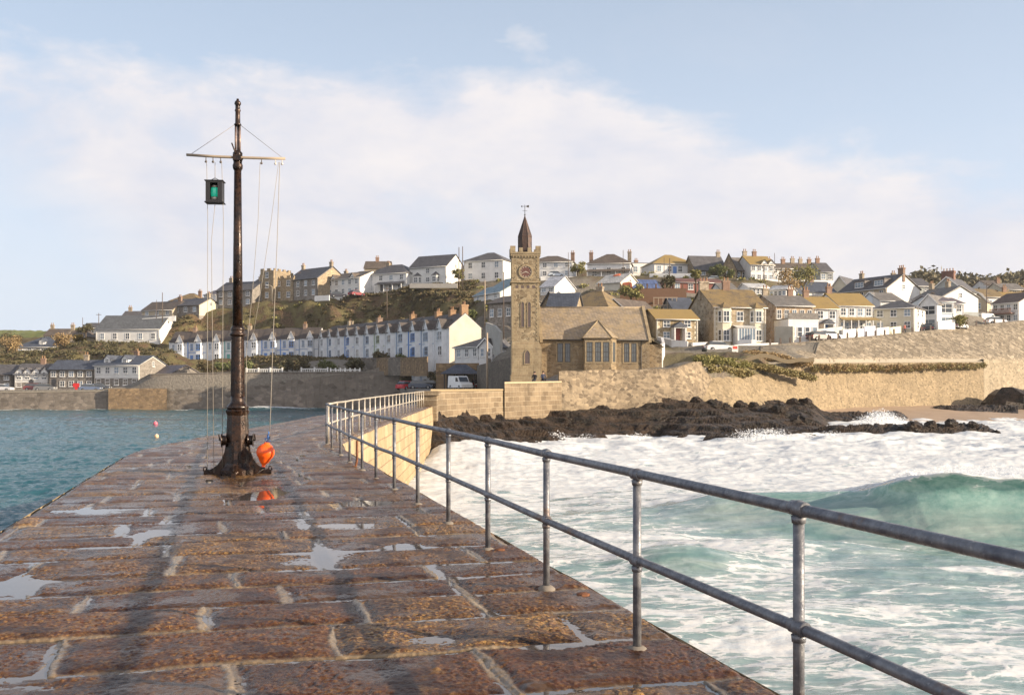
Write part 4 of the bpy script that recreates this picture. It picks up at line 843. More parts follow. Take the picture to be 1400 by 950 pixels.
def roof_side(b, w, d, e, r, ov=.25, ev=.3, th=.14):
    s = r / (d / 2); z0 = e - ev * s
    for sgn in (0, 1):
        y0, y1 = (-ev, d/2) if sgn == 0 else (d + ev, d/2)
        A = [(-ov, y0, z0 + .02), (w + ov, y0, z0 + .02), (w + ov, y1, e + r + .02), (-ov, y1, e + r + .02)]; Bt = [(p[0], p[1], p[2] + th) for p in A]
        if sgn: A, Bt = A[::-1], Bt[::-1]
        b.poly(A[::-1]); b.poly(Bt)
        for k in range(4): b.poly([A[k], A[(k+1) % 4], Bt[(k+1) % 4], Bt[k]])
def gut(par, w, e, y=-.36):
    pass
def build_house(h):
    o = h['o']; w, d, e, r = h['w'], h['dp'], h['eh'], h['rh']; wm, rm = h['wm'], h['rm']
    rz = math.atan2(h['u'].y, h['u'].x); T0 = empty(h['name'], (h['P0'].x, h['P0'].y, h['zb']), rz, h['label'], h['cat'], o.get('group'))
    big = h['P0'].y < 235
    b = MB(); F = -3.0
    if h['roof'] == 'side':
        b.prism([(0, F), (d, F), (d, e), (d/2, e + r - .02), (0, e)], 0, w, 'x')
    elif h['roof'] == 'front': b.prism([(0, F), (w, F), (w, e), (w/2, e + r - .02), (0, e)], 0, d, 'y')
    else: b.box(0, 0, F, w, d, e)
    if o.get('merlon'):
        n = max(3, int(w / .9)); 
        for k in range(n):
            if k % 2 == 0: b.box(w * k / n, 0, e, w * (k + 1) / n, .4, e + .55); b.box(w * k / n, d - .4, e, w * (k + 1) / n, d, e + .55)
        n = max(3, int(d / .9))
        for k in range(n):
            if k % 2 == 0: b.box(w - .4, d * k / n + (.41 if k == 0 else 0), e, w, d * (k + 1) / n - (.41 if k == n - 1 else 0), e + .55)
    b.build('wall', wm, T0)
    if o.get('rgab') and h['roof'] != 'front':
        q = MB(); q.prism([(.15, -.4), (d - .15, -.4), (d - .15, e - .1), (d/2, e + (r - .25 if h['roof'] == 'side' else -.1)), (.15, e - .1)], w + .004, w + .03, 'x'); q.build('gable', o['rgab'], T0)
    R = MB()
    if h['roof'] == 'side':
        roof_side(R, w, d, e, r)
        for y in (0,):
            pass
    elif h['roof'] == 'front':
        s = r / (w / 2)
        for sg in (0, 1):
            x0, x1 = (-.3, w/2) if sg == 0 else (w + .3, w/2)
            A = [(x0, -.3, e - .3*s + .02), (x1, -.3, e + r + .02), (x1, d + .3, e + r + .02), (x0, d + .3, e - .3*s + .02)]; Bt = [(p[0], p[1], p[2] + .15) for p in A]
            R.poly(A); R.poly(Bt[::-1])
            for k in range(4): R.poly([A[k], A[(k+1) % 4], Bt[(k+1) % 4], Bt[k]])
    elif h['roof'] == 'hip':
        k = min(d/2, w * .42); ov = .35; z = e - .0
        a, b_, c, dd = (-ov, -ov, z), (w + ov, -ov, z), (w + ov, d + ov, z), (-ov, d + ov, z); m, n = (k, d/2, z + r), (max(w - k, k), d/2, z + r)
        R.poly([a, b_, n, m]); R.poly([c, dd, m, n]); R.poly([dd, a, m]); R.poly([b_, c, n]); R.poly([a, dd, c, b_])
        R.box(-ov, -ov, e - .16, w + ov, -ov + .03, e - .003); R.box(w + ov - .03, -ov + .031, e - .16, w + ov, d + ov, e - .003)
    else:
        R.box(.42, .42, e - .2, w - .42, d - .42, e + .02) if o.get('merlon') else R.box(-.1, -.1, e + .003, w + .1, d + .1, e + .14)
        if o.get('parapet'): R.box(0, 0, e + .143, w, .25, e + .9)
    roof = R.build('roof', rm, T0)
    if h['roof'] in ('side', 'hip') and e > 1.5:
        q = MB(); q.tube([(-.2, -.38, e - .12), (w + .2, -.38, e - .12)], .065, 6)
        for x in (.12, w - .12): q.tube([(x, -.34, e - .14), (x, -.07, e - .35), (x, -.07, .1)], .045, 6)
        q.build('gutter', FRW if wm not in (g1, g2) else FRD, T0)
    if h['roof'] == 'front':
        q = MB()
        for x0, x1 in ((-.35, w/2), (w + .35, w/2)):
            s = r / (w/2); z0 = e - .35 * s
            q.poly([(x0, -.33, z0 - .05), (x1, -.33, e + r - .05), (x1, -.33, e + r + .2), (x0, -.33, z0 + .2)] if x0 < x1 else [(x0, -.33, z0 + .2), (x1, -.33, e + r + .2), (x1, -.33, e + r - .05), (x0, -.33, z0 - .05)])
        q.build('barge_board', FRD if wm in (g1,) else FRW, T0)
    # windows
    ex = [];
    dr = o.get('door') or o.get('porch')
    for bb in o.get('bays', []): ex.append((bb[0] * w - bb[1] / 2 - .3, bb[0] * w + bb[1] / 2 + .3))
    if 'win' in o:
        c, rr = o['win']; ww = min(1.15 if not o.get('bigwin') else w / c * .8, w / c * .62 if not o.get('bigwin') else 9); sh = e / rr
        if o.get('bigwin'): ww = w / c * .8
        for j in range(rr):
            for i in range(c):
                x = w * (i + .5) / c
                if any(a < x < b2 for a, b2 in ex): continue
                if dr and j == 0 and abs(x - dr * w) < 1.0: continue
                if o.get('leanto') and j == 0 and o['leanto'][0] * w < x < o['leanto'][1] * w and rr > 1: continue
                hh = min(1.5, sh * .56) if not o.get('bigwin') else sh * .66
                window(T0, x, 0, sh * j + sh * (.28 if not o.get('bigwin') else .18), ww, hh, bars=1 if ww > .8 else 0, pm=GL if (i + j) % 3 else GLB)
    if dr: door(T0, dr * w, 0, 0, .95, min(2.1, e * .8), (DARKD, BLUE, plain((.3, .07, .05), .5))[int(w * 10) % 3])
    if o.get('rwin'):
        for j in range(o['rwin']): window(T0, w + .03, d * .3, e / o['rwin'] * (j + .28), 1.0, 1.3, 'right'); window(T0, w + .03, d * .7, e / o['rwin'] * (j + .28), 1.0, 1.3, 'right')
    if o.get('rgab') is not None and h['roof'] == 'side' and not o.get('rwin') and d > 7: window(T0, w + .03, d / 2, e * .95, .8, 1.0, 'right')
    if o.get('quoin'):
        q = MB(); q3 = MB()
        for k in range(int(e / .4)):
            ln = .55 if k % 2 else .32
            q.box(-.02, -.025, k * .4, ln, -.002, k * .4 + .37); q3.box(w - ln, -.025, k * .4, w + .02, -.002, k * .4 + .37)
        q.build('quoins', RW((.62, .56, .44)), T0); q3.build('quoins', RW((.62, .56, .44)), T0)
        for c_ in range(2):
            pass
    if o.get('lowstone'):
        q = MB(); q.box(-.01, -.05, F, w + .01, -.004, e * .44); q.build('stone_plinth', g2, T0)
    for bb in o.get('bays', []):
        x = bb[0] * w; bw = bb[1]; bh = e * o.get('bayh', .9); q = MB(); q.prism([(x - bw/2, -.001), (x - bw/2 + .55, -.8), (x + bw/2 - .55, -.8), (x + bw/2, -.001)], F, bh, 'z'); by = q.build('bay', RW((.66, .60, .47)) if o.get('quoin') else wm, T0)
        q = MB(); q.poly([(x - bw/2 - .1, 0, bh + .01), (x - bw/2 + .5, -.95, bh + .01), (x, -.0, bh + 1.0)][::-1]); q.poly([(x - bw/2 + .5, -.95, bh + .01), (x + bw/2 - .5, -.95, bh + .01), (x, 0, bh + 1.0)]); q.poly([(x + bw/2 - .5, -.95, bh + .01), (x + bw/2 + .1, 0, bh + .01), (x, 0, bh + 1.0)]); q.poly([(x - bw/2 - .1, 0, bh + .005), (x + bw/2 + .1, 0, bh + .005), (x + bw/2 - .5, -.95, bh + .005), (x - bw/2 + .5, -.95, bh + .005)])
        q.build('roof', rm, by)
        nl = 2 if bh > 4 else 1
        for j in range(nl):
            z = bh / nl * j + bh / nl * .26; hh = bh / nl * .6; window(by, x, -.8, z, bw - 1.3, hh)
            a = math.atan2(.8, .55); window(by, x + bw/2 - .27, -.4, z, .62, hh, rot=a, bars=0); window(by, x - bw/2 + .27, -.4, z, .62, hh, rot=-a, bars=0)
    for u_ in o.get('gabs', []):
        x = u_ * w; gw = .95; q = MB(); s = r / (d/2); hgt = 1.15
        q.prism([(x - gw, e - .3), (x + gw, e - .3), (x + gw, e + .1), (x, e + hgt), (x - gw, e + .1)], -.1, min(hgt / s, d/2), 'y'); g_ = q.build('front_gable', w1, T0)
        q = MB()
        for sg in (-1, 1): q.poly([(x + sg * (gw + .15), -.3, e - .02), (x, -.3, e + hgt + .14), (x, hgt / s + .3, e + hgt + .14), (x + sg * (gw + .15), .3, e - .02)][::sg])
        q.build('roof', rm, g_); window(g_, x, -.1, e - .55, .7, .95, bars=0)
    for u_ in o.get('dorm', []):
        x = u_ * w; s = r / (d/2); y0 = .9; z0 = e + y0 * s; q = MB(); q.prism([(x - .75, z0), (x + .75, z0), (x + .75, z0 + .9), (x, z0 + 1.6), (x - .75, z0 + .9)], y0, min(y0 + 1.6 / s, d/2 + .3), 'y'); g_ = q.build('dormer', w1, T0)
        q = MB()
        for sg in (-1, 1): q.poly([(x + sg * .95, y0 - .25, z0 + .75), (x, y0 - .25, z0 + 1.72), (x, y0 + 1.8 / s, z0 + 1.72), (x + sg * .95, y0 + 1.0 / s, z0 + .75)][::sg])
        q.build('roof', rm, g_); window(g_, x, y0, z0 + .1, .8, .85, bars=1)
    for u_ in o.get('box', []):
        x = u_ * w; s = r / (d/2); y0 = 1.0; z0 = e + y0 * s; q = MB(); q.box(x - 1.5, y0, z0 - .2, x + 1.5, d/2, z0 + 1.45); q.box(x - 1.65, y0 - .15, z0 + 1.453, x + 1.65, d/2, z0 + 1.58); g_ = q.build('dormer', plain((.16, .14, .13), .7), T0); window(g_, x, y0, z0 + .15, 2.4, 1.15, bars=2, pm=GLB)
    if o.get('leanto'):
        a, b2 = o['leanto']; a *= w; b2 *= w; z = e * .46; q = MB(); q.poly([(a, -1.5, z - .2), (b2, -1.5, z - .2), (b2, -.003, z + .45), (a, -.003, z + .45)]); q.box(a, -1.5, z - .32, b2, -1.46, z - .203); q.build('porch_roof', rm, T0)
        q = MB(); n = 4
        for k in range(n): x = a + .1 + (b2 - a - .2) * k / (n - 1); q.box(x - .07, -1.45, F, x + .07, -1.3, z - .325)
        q.build('porch_posts', FRW, T0)
        for k in range(3): x = a + (b2 - a) * (k + .5) / 3; window(T0, x, 0, .35, min(1.3, (b2 - a) / 4.2), z - .75, bars=1)
    if o.get('veranda'):
        z = e * .52; q = MB(); q.poly([(-.2, -2.0, z - .3), (w + .6, -2.0, z - .3), (w + .6, -.003, z + .3), (-.2, -.003, z + .3)]); q.poly([(-.2, -2.0, z - .303), (-.2, -.003, z + .297), (w + .6, -.003, z + .297), (w + .6, -2.0, z - .303)]); q.build('veranda_roof', sl2, T0)
        q = MB()
        for k in range(6): x = -.1 + (w + .5) * k / 5; q.box(x - .05, -1.95, F, x + .05, -1.85, z - .31)
        q.build('veranda_posts', FRW, T0); window(T0, w * .4, 0, .3, 2.6, z - .8, bars=3, pm=GLB)
    if o.get('porch'):
        x = o['porch'] * w; q = MB(); q.box(x - .95, -1.5, F, x - .75, -.003, 2.1); q.box(x + .75, -1.5, F, x + .95, -.003, 2.1); q.box(x - .74, -1.5, 1.95, x + .74, -1.35, 2.1); pr = q.build('porch', w1, T0)
        q = MB(); q.prism([(x - 1.15, 2.103), (x + 1.15, 2.103), (x, 2.9)], -1.65, -.003, 'y'); q.build('roof', sb, pr)
    if o.get('lean'):
        q = MB(); z = 2.9; xa, xb = w * .36, w * .72; q.box(xa, -1.9, F, xa + .12, -.003, z - .2); q.box(xb - .12, -1.9, F, xb, -.003, z - .2); q.box(xa + .125, -1.9, F, xb - .125, -1.8, .9); q.box(xa + .125, -1.9, z - .3, xb - .125, -1.8, z - .2)
        for k in range(7): x = xa + .2 + (xb - xa - .4) * k / 6; q.box(x - .04, -1.88, .9, x + .04, -1.82, z - .3)
        pr = q.build('sun_porch', FRW, T0)
        q = MB(); q.poly([(xa - .1, -2.0, z - .2), (xb + .1, -2.0, z - .2), (xb + .1, -.003, z + .3), (xa - .1, -.003, z + .3)]); q.build('roof', plain((.6, .6, .58), .4), pr); q = MB(); q.poly([(xa + .13, -1.84, .9), (xb - .13, -1.84, .9), (xb - .13, -1.84, z - .3), (xa + .13, -1.84, z - .3)]); q.build('pane', GLB, pr)
    if o.get('balcony'):
        z = e * .5; q = MB(); q.box(.2, -1.3, z - .15, w * .85, -.003, z); q.box(.2, -1.3, z + .85, w * .85, -1.22, z + .95)
        for k in range(18): x = .25 + (w * .85 - .35) * k / 17; q.box(x - .05, -1.29, z + .003, x + .05, -1.23, z + .847)
        q.build('balcony', plain((.22, .10, .06), .7), T0)
    if o.get('panels'):
        s = r / (d/2); n = 8
        for j in range(2):
            for k in range(n):
                x0 = .2 + (w - .4) * k / n; x1 = x0 + (w - .4) / n - .08; ya = d/2 * (.08 + .44 * j); yb = ya + d/2 * .40; f = lambda y: e + y * s + .28
                q = MB(); q.poly([(x0, ya, f(ya)), (x1, ya, f(ya)), (x1, yb, f(yb)), (x0, yb, f(yb))]); q.poly([(x0, ya, f(ya) - .05), (x0, yb, f(yb) - .05), (x1, yb, f(yb) - .05), (x1, ya, f(ya) - .05)]); q.build('solar_panel', glass_dark((.06, .08, .15)), T0)
    if o.get('terrace'):
        q = MB(); q.box(-2, -2.6, F, w + 4, -2.3, -.1); q.build('garden_wall', w1, T0)
    top = {'side': lambda v_: e + r * (1 - abs(v_ - .5) * 2), 'hip': lambda v_: e + r * .75, 'flat': lambda v_: e, 'front': lambda v_: e + r * .8}[h['roof']]
    for ch in o.get('chim', []):
        u_, v_ = ch[0], ch[1]; k = ch[2] if len(ch) > 2 else 1.0
        chimney(T0, min(max(u_ * w, .5), w - .5), v_ * d, top(v_), .95 * k, .6, 1.25 * (k if k < 1.3 else 1.1), CHS if (int(w * 7 + u_ * 10) % 2 or wm in (g1, g2)) else BRICK, 2 if k < 1.3 else 3)
    if o.get('bigchim'): chimney(T0, o['bigchim'] * w, d * .35, e + r * .75, 2.5, 1.2, 2.3, ashlar((.22, .09, .06), (.28, .12, .08), (.2, .15, .12), .25, .09), 4, 2.5)
    return T0
for h in HOUSES: build_house(h)

# ------------------------------------------------------------------ white terrace: one house of each trim colour, then copies
def terrace_house(trim, rm, tw=6.0, e=5.5, d=6.3, r=2.5, chm=BRICK):
    e_ = empty('terraced_house', (0, 0, 0)); b = MB(); w = tw
    b.prism([(0, -4), (d, -4), (d, e), (d/2, e + r), (0, e)], 0, w, 'x'); b.build('wall', RW((.70, .72, .74)), e_)
    R = MB(); roof_side(R, w, d, e, r, 0, .25); roof = R.build('roof', rm, e_)
    # two storey bay with pointed gable
    x = w * .62; bw = 2.3; q = MB(); q.prism([(x - bw/2, -.001), (x - bw/2 + .4, -.7), (x + bw/2 - .4, -.7), (x + bw/2, -.001)], -4, e - .1, 'z'); by = q.build('bay', RW((.70, .72, .74)), e_)
    q = MB(); q.prism([(x - 1.0, e - .09), (x + 1.0, e - .09), (x, e + 1.5)], -.85, 1.5 / (r / (d/2)) , 'y'); g = q.build('front_gable', RW((.70, .72, .74)), by)
    q = MB()
    for sg in (-1, 1): q.poly([(x + sg * 1.15, -.95, e - .25), (x, -.95, e + 1.6), (x, 1.9, e + 1.6), (x + sg * 1.15, .1, e - .25)][::sg])
    q.build('gable_roof', rm, by)
    q = MB()
    for sg in (-1, 1): q.poly([(x + sg * 1.2, -.97, e - .35), (x, -.97, e + 1.5), (x, -.97, e + 1.72), (x + sg * 1.2, -.97, e - .12)][::sg])
    q.build('barge_board', FRW, by)
    for z, hh in ((.7, 1.6), (3.4, 1.5)):
        window(by, x - .38, -.7, z, .66, hh, bars=0, fm=trim); window(by, x + .38, -.7, z, .66, hh, bars=0, fm=trim)
    window(e_, w * .2, 0, 3.4, .85, 1.5, bars=0, fm=trim, pm=GLB); door(e_, w * .2, 0, .05, .95, 2.1, trim)
    q = MB(); q.box(.05, -.05, 2.72, w - .05, -.003, 2.88); q.build('string_course', trim, e_)
    q = MB(); q.box(-.12, -.16, -4, .12, -.003, e); q.build('pilaster', trim, e_)
    q = MB(); q.box(-.14, -.3, e + .1, .14, d + .3, e + .2); 
    q = MB(); q.box(0, -4.2, -3, w, -4.0, .35); q.build('garden_wall', har2 if chm else har, e_)
    if chm: chimney(e_, .0 + .55, d/2, e + r, 1.0, 1.1, .95, chm, 3)
    return e_
def copy_tree(o, parent=None):
    c = o.copy(); COL.objects.link(c); c.parent = parent
    for ch in list(o.children): copy_tree(ch, c)
    return c
trims = [plain(c, .5) for c in ((.12, .25, .55), (.62, .64, .66), (.10, .33, .30), (.30, .38, .50), (.35, .42, .30))]; seq = [1, 0, 1, 2, 1, 0, 0, 3, 1, 3, 1, 0, 1, 3, 4, 1, 3, 0, 3, 1]
TN = ['deep blue', 'plain white', 'teal green', 'slate blue', 'sage green']
ordn = ['first', 'second', 'third', 'fourth', 'fifth', 'sixth', 'seventh', 'eighth', 'ninth', 'tenth', 'eleventh', 'twelfth', 'thirteenth', 'fourteenth', 'fifteenth', 'sixteenth', 'seventeenth', 'eighteenth', 'nineteenth', 'last']
rm_ = slate((.085, .07, .062)); protos = {}
chs = [ashlar((.32, .165, .075), (.42, .22, .10), (.4, .3, .2), .23, .08), CHS, ashlar((.28, .17, .12), (.33, .22, .16), (.3, .25, .2), .23, .08)]
for i, hh in enumerate(TERR):
    k = (seq[i], -1 if i % 3 != 1 and i < 16 else (0 if i > 15 else 1 + i % 2))
    if i == 17: k = (seq[i], -1)
    if k not in protos: protos[k] = o = terrace_house(trims[k[0]], rm_, chm=None if k[1] < 0 else chs[k[1]])
    else: o = copy_tree(protos[k])
    o.location = (hh['P'].x, hh['P'].y, hh['z']); o.rotation_euler = (0, 0, math.atan2(hh['u'].y, hh['u'].x)); o.scale = (hh['w'] / 6.0, 1, 1)
    lb = 'white terraced house, %s trim and gabled bay, %s from the %s end' % (TN[seq[i]], ordn[i] if i < 10 else ordn[len(TERR) - 1 - i], 'left' if i < 10 else 'right')
    if i == len(TERR) - 1: lb = 'white terraced house with big sunlit cream gable closing the right end of the terrace'
    tag(o, lb, 'house', 'white terrace above the harbour')
    if i == len(TERR) - 1:
        q = MB(); q.prism([(.02, -4), (6.28, -4), (6.28, 5.45), (3.15, 7.9), (.02, 5.45)], 6.003, 6.03, 'x'); q.build('gable', RW((.56, .52, .43)), o); chimney(o, 5.45, 3.15, 8.0, .9, 1.3, 1.6, chs[0], 3)

# ------------------------------------------------------------------ clock tower
TST = rubble((.17, .12, .065), (.35, .27, .165), (.42, .35, .23), 2.1); TDR = ashlar((.27, .20, .115), (.36, .28, .165), (.38, .31, .21), .55, .32)
LD = glass_dark((.05, .03, .02)); COPPER = None
def tower():
    D = 118.5; s = D / FP; e = empty('clock_tower', (PX(718.5, D), D, PZ(526, D)), math.radians(2), 'tall square stone clock tower with battlements and pointed copper spire', 'clock tower')
    zz = lambda y: (526 - y) * s; W = 1.62; dp = 3.3
    def sq(b, hw, z0, z1, y0=0):
        b.box(-hw, y0 - (hw - W), z0, hw, dp + (hw - W) - y0, z1)
    b = MB(); sq(b, W + .16, -1.5, zz(512)); b.box(-W - .05, -.05, zz(512), W + .3, dp + .05, zz(476))
    b.poly([(-W - .05, -.05, zz(476)), (W + .3, -.05, zz(476)), (W, .16, zz(467)), (-W, .16, zz(467))]); b.poly([(W + .3, -.05, zz(476)), (W + .3, dp, zz(476)), (W, dp, zz(467)), (W, .16, zz(467))]); b.poly([(-W - .05, dp, zz(476)), (-W - .05, -.05, zz(476)), (-W, .16, zz(467)), (-W, dp, zz(467))])
    b.build('base', TDR, e)
    b = MB(); b.box(-W, .16, zz(476), W, dp, zz(386)); b.build('shaft', TST, e)
    b = MB(); b.box(-W - .04, .10, zz(384.5), W + .04, dp + .04, zz(347)); b.build('belfry', TST, e)
    b = MB(); b.box(-W - .16, 0, zz(386.5), W + .16, dp + .1, zz(384.4)); b.build('string_course', TDR, e); b = MB(); b.box(-W - .16, -.02, zz(350), W + .16, dp + .12, zz(347.2)); b.build('string_course', TDR, e)
    b = MB(); t = .32; zt = zz(344.5); zp = zz(337.5); Wp = W + .2
    b.box(-Wp, -.08, zz(347.2) + .003, Wp, -.08 + t, zt); b.box(-Wp, dp - .1, zz(347.2) + .003, Wp, dp - .1 + t, zt); b.box(-Wp, -.08 + t + .002, zz(347.2) + .003, -Wp + t, dp - .102, zt); b.box(Wp - t, -.08 + t + .002, zz(347.2) + .003, Wp, dp - .102, zt)
    for k in range(4):
        x = -Wp + (2 * Wp - .62) * k / 3; 
        if k in (0, 3): b.box(x, -.08, zt, x + .62, .5, zp + .1); b.box(x, dp - .4, zt, x + .62, dp + .22, zp + .1)
        else: b.box(x + .05, -.08, zt, x + .5, -.08 + t, zp - .1); b.box(x + .05, dp - .1, zt, x + .5, dp + .22, zp - .1)
    for k in (1, 2):
        y = dp * k / 3; b.box(-Wp, y - .25, zt, -Wp + t, y + .25, zp - .1); b.box(Wp - t, y - .25, zt, Wp, y + .25, zp - .1)
    b.build('battlement', TDR, e)
    # clock
    def disc(b, r, y, x0, z0, n=40, r0=0):
        for k in range(n):
            a0, a1 = 2*math.pi*k/n, 2*math.pi*(k+1)/n
            if r0: b.poly([(x0 + r0*math.cos(a0), y, z0 + r0*math.sin(a0)), (x0 + r*math.cos(a0), y, z0 + r*math.sin(a0)), (x0 + r*math.cos(a1), y, z0 + r*math.sin(a1)), (x0 + r0*math.cos(a1), y, z0 + r0*math.sin(a1))])
            else: b.poly([(x0, y, z0), (x0 + r*math.cos(a0), y, z0 + r*math.sin(a0)), (x0 + r*math.cos(a1), y, z0 + r*math.sin(a1))])
    cx, cz = .04, zz(371.5)
    b = MB(); n = 40
    for k in range(n):
        a0, a1 = 2*math.pi*k/n, 2*math.pi*(k+1)/n
        pr = [(.70, .06), (.70, -.05), (.86, -.05), (.88, .06)]
        for (r0, y0), (r1, y1) in zip(pr[:-1], pr[1:]): b.poly([(cx + r0*math.cos(a0), .06 + y0, cz + r0*math.sin(a0)), (cx + r1*math.cos(a0), .06 + y1, cz + r1*math.sin(a0)), (cx + r1*math.cos(a1), .06 + y1, cz + r1*math.sin(a1)), (cx + r0*math.cos(a1), .06 + y0, cz + r0*math.sin(a1))])
    cs = b.build('clock_surround', TDR, e)
    b = MB(); disc(b, .71, .07, cx, cz); cf = b.build('clock_face', plain((.13, .055, .04), .5), cs)
    b = MB()
    for k in range(12):
        a = math.pi * k / 6; c_, s_ = math.cos(a), math.sin(a)
        for off in ((0,) if k % 3 else (-.05, .05)):
            p = lambda r, t_: (cx + r*c_ - t_*s_, .055, cz + r*s_ + t_*c_)
            b.poly([p(.50, off - .02), p(.64, off - .02), p(.64, off + .02), p(.50, off + .02)])
    disc(b, .67, .055, cx, cz, 40, .655); b.build('hour_marks', plain((.62, .55, .42), .5), cf)
    for nm, a, L_, t_ in (('hour_hand', math.radians(-20), .36, .04), ('minute_hand', math.radians(200), .54, .03)):
        b = MB(); c_, s_ = math.cos(a), math.sin(a); p = lambda r, q: (cx + r*c_ - q*s_, .04, cz + r*s_ + q*c_); b.poly([p(-.08, -t_), p(L_, -t_*.4), p(L_, t_*.4), p(-.08, t_)]); b.build(nm, plain((.68, .62, .5), .4), cf)
    # openings
    def lancet(x0, x1, y0, y1, yy, nm='window', par=e, fr=.07):
        z0, z1 = zz(y0), zz(y1); w = x1 - x0; out = [(x0, z0), (x1, z0), (x1, z1 - w*.7), ((x0+x1)/2 + w*.28, z1 - w*.22), ((x0+x1)/2, z1), ((x0+x1)/2 - w*.28, z1 - w*.22), (x0, z1 - w*.7)]
        big = [((x - (x0+x1)/2) * (1 + 2*fr/w) + (x0+x1)/2, (z - z0) * (1 + fr/(z1-z0)*2) + z0 - fr) for x, z in out]
        b = MB(); n = len(out)
        for k in range(n):
            a_, c_ = out[k], out[(k+1) % n]; A_, C_ = big[k], big[(k+1) % n]; b.poly([(A_[0], yy - .06, A_[1]), (C_[0], yy - .06, C_[1]), (c_[0], yy - .06, c_[1]), (a_[0], yy - .06, a_[1])]); b.poly([(a_[0], yy - .06, a_[1]), (c_[0], yy - .06, c_[1]), (c_[0], yy, c_[1]), (a_[0], yy, a_[1])]); b.poly([(C_[0], yy - .06, C_[1]), (A_[0], yy - .06, A_[1]), (A_[0], yy, A_[1]), (C_[0], yy, C_[1])])
        o = b.build(nm, TDR, par); p = MB(); p.poly([(x, yy - .012, z) for x, z in out]); p.build('louvre', LD, o)
    X = lambda px: (px - 718.5) * s
    lancet(X(712.6), X(716.6), 447, 412.5, .16); lancet(X(721.4), X(725.6), 447, 412.5, .16); lancet(X(717.6), X(724.2), 497, 479, -.05, fr=.12)
    for k in range(4): xx = X(705 + 7.6 * k); b = MB(); b.poly([(xx, .15, zz(394)), (xx + .33, .15, zz(394)), (xx + .33, .15, zz(390)), (xx, .15, zz(390))]); b.build('vent', LD, e)
    for k in range(9): xx = -W + .1 + k * .36; b = MB(); b.box(xx, -.0, zz(352.5), xx + .17, .10, zz(350) - .003); b.build('corbel', TDR, e)
    # corner quoins
    b = MB(); b2 = MB()
    for k in range(46):
        z = zz(466) + k * .235; ln = .42 if k % 2 else .25
        if z > zz(349): break
        if abs(z - zz(385)) < .35: continue
        yy = .16 if z < zz(386) else .10
        b.box(-W - .045, yy - .03, z, -W + ln, yy - .001, z + .22); b2.box(W - ln, yy - .03, z, W + .045, yy - .001, z + .22)
    b.build('quoins', TDR, e); b2.build('quoins', TDR, e)
    # spire
    cu = NT('copper_brown'); v = cu.co(); cu.fin(cu.mix(cu.ss(cu.noise(v, 2.5, 5), .35, .65), (.04, .024, .02), (.08, .045, .033)), .55, cu.bump(cu.noise(v, 8, 3), .3, .03), .3)
    b = MB(); R = .86; c = (.0, dp/2, 0); b.lathe([(R, zz(348)), (R, zz(322)), (R * 1.06, zz(321.5)), (R * .96, zz(319)), (R * .50, zz(306)), (.05, zz(292))], 8, c, False, .5); sp_ = b.build('spire', cu.m, e)
    b = MB()
    for k in range(8):
        a = 2*math.pi*(k + .5)/8; b.tube([(R*math.cos(a), dp/2 + R*math.sin(a), zz(344)), (R*math.cos(a), dp/2 + R*math.sin(a), zz(320)), (R*.5*math.cos(a), dp/2 + R*.5*math.sin(a), zz(306)), (0, dp/2, zz(292))], .035, 5)
    b.build('ribs', cu.m, sp_)
    b = MB(); z = zz(292); b.tube([(0, dp/2, z - .1), (0, dp/2, zz(277))], .035, 6); b.sphere((0, dp/2, z + .12), .1, 8); b.tube([(-.28, dp/2, zz(285)), (.28, dp/2, zz(285))], .022, 5); b.tube([(0, dp/2 - .28, zz(285)), (0, dp/2 + .28, zz(285))], .022, 5)
    b.tube([(-.45, dp/2, zz(279)), (.42, dp/2, zz(279))], .025, 5); b.prism([(-.5, zz(279)), (-.32, zz(279) + .14), (-.32, zz(279) - .14)], dp/2 - .01, dp/2 + .01, 'y'); b.prism([(.2, zz(279) - .1), (.5, zz(279) - .14), (.5, zz(279) + .16), (.2, zz(279) + .1)], dp/2 - .01, dp/2 + .01, 'y'); b.build('weather_vane', FRD, e)
tower()

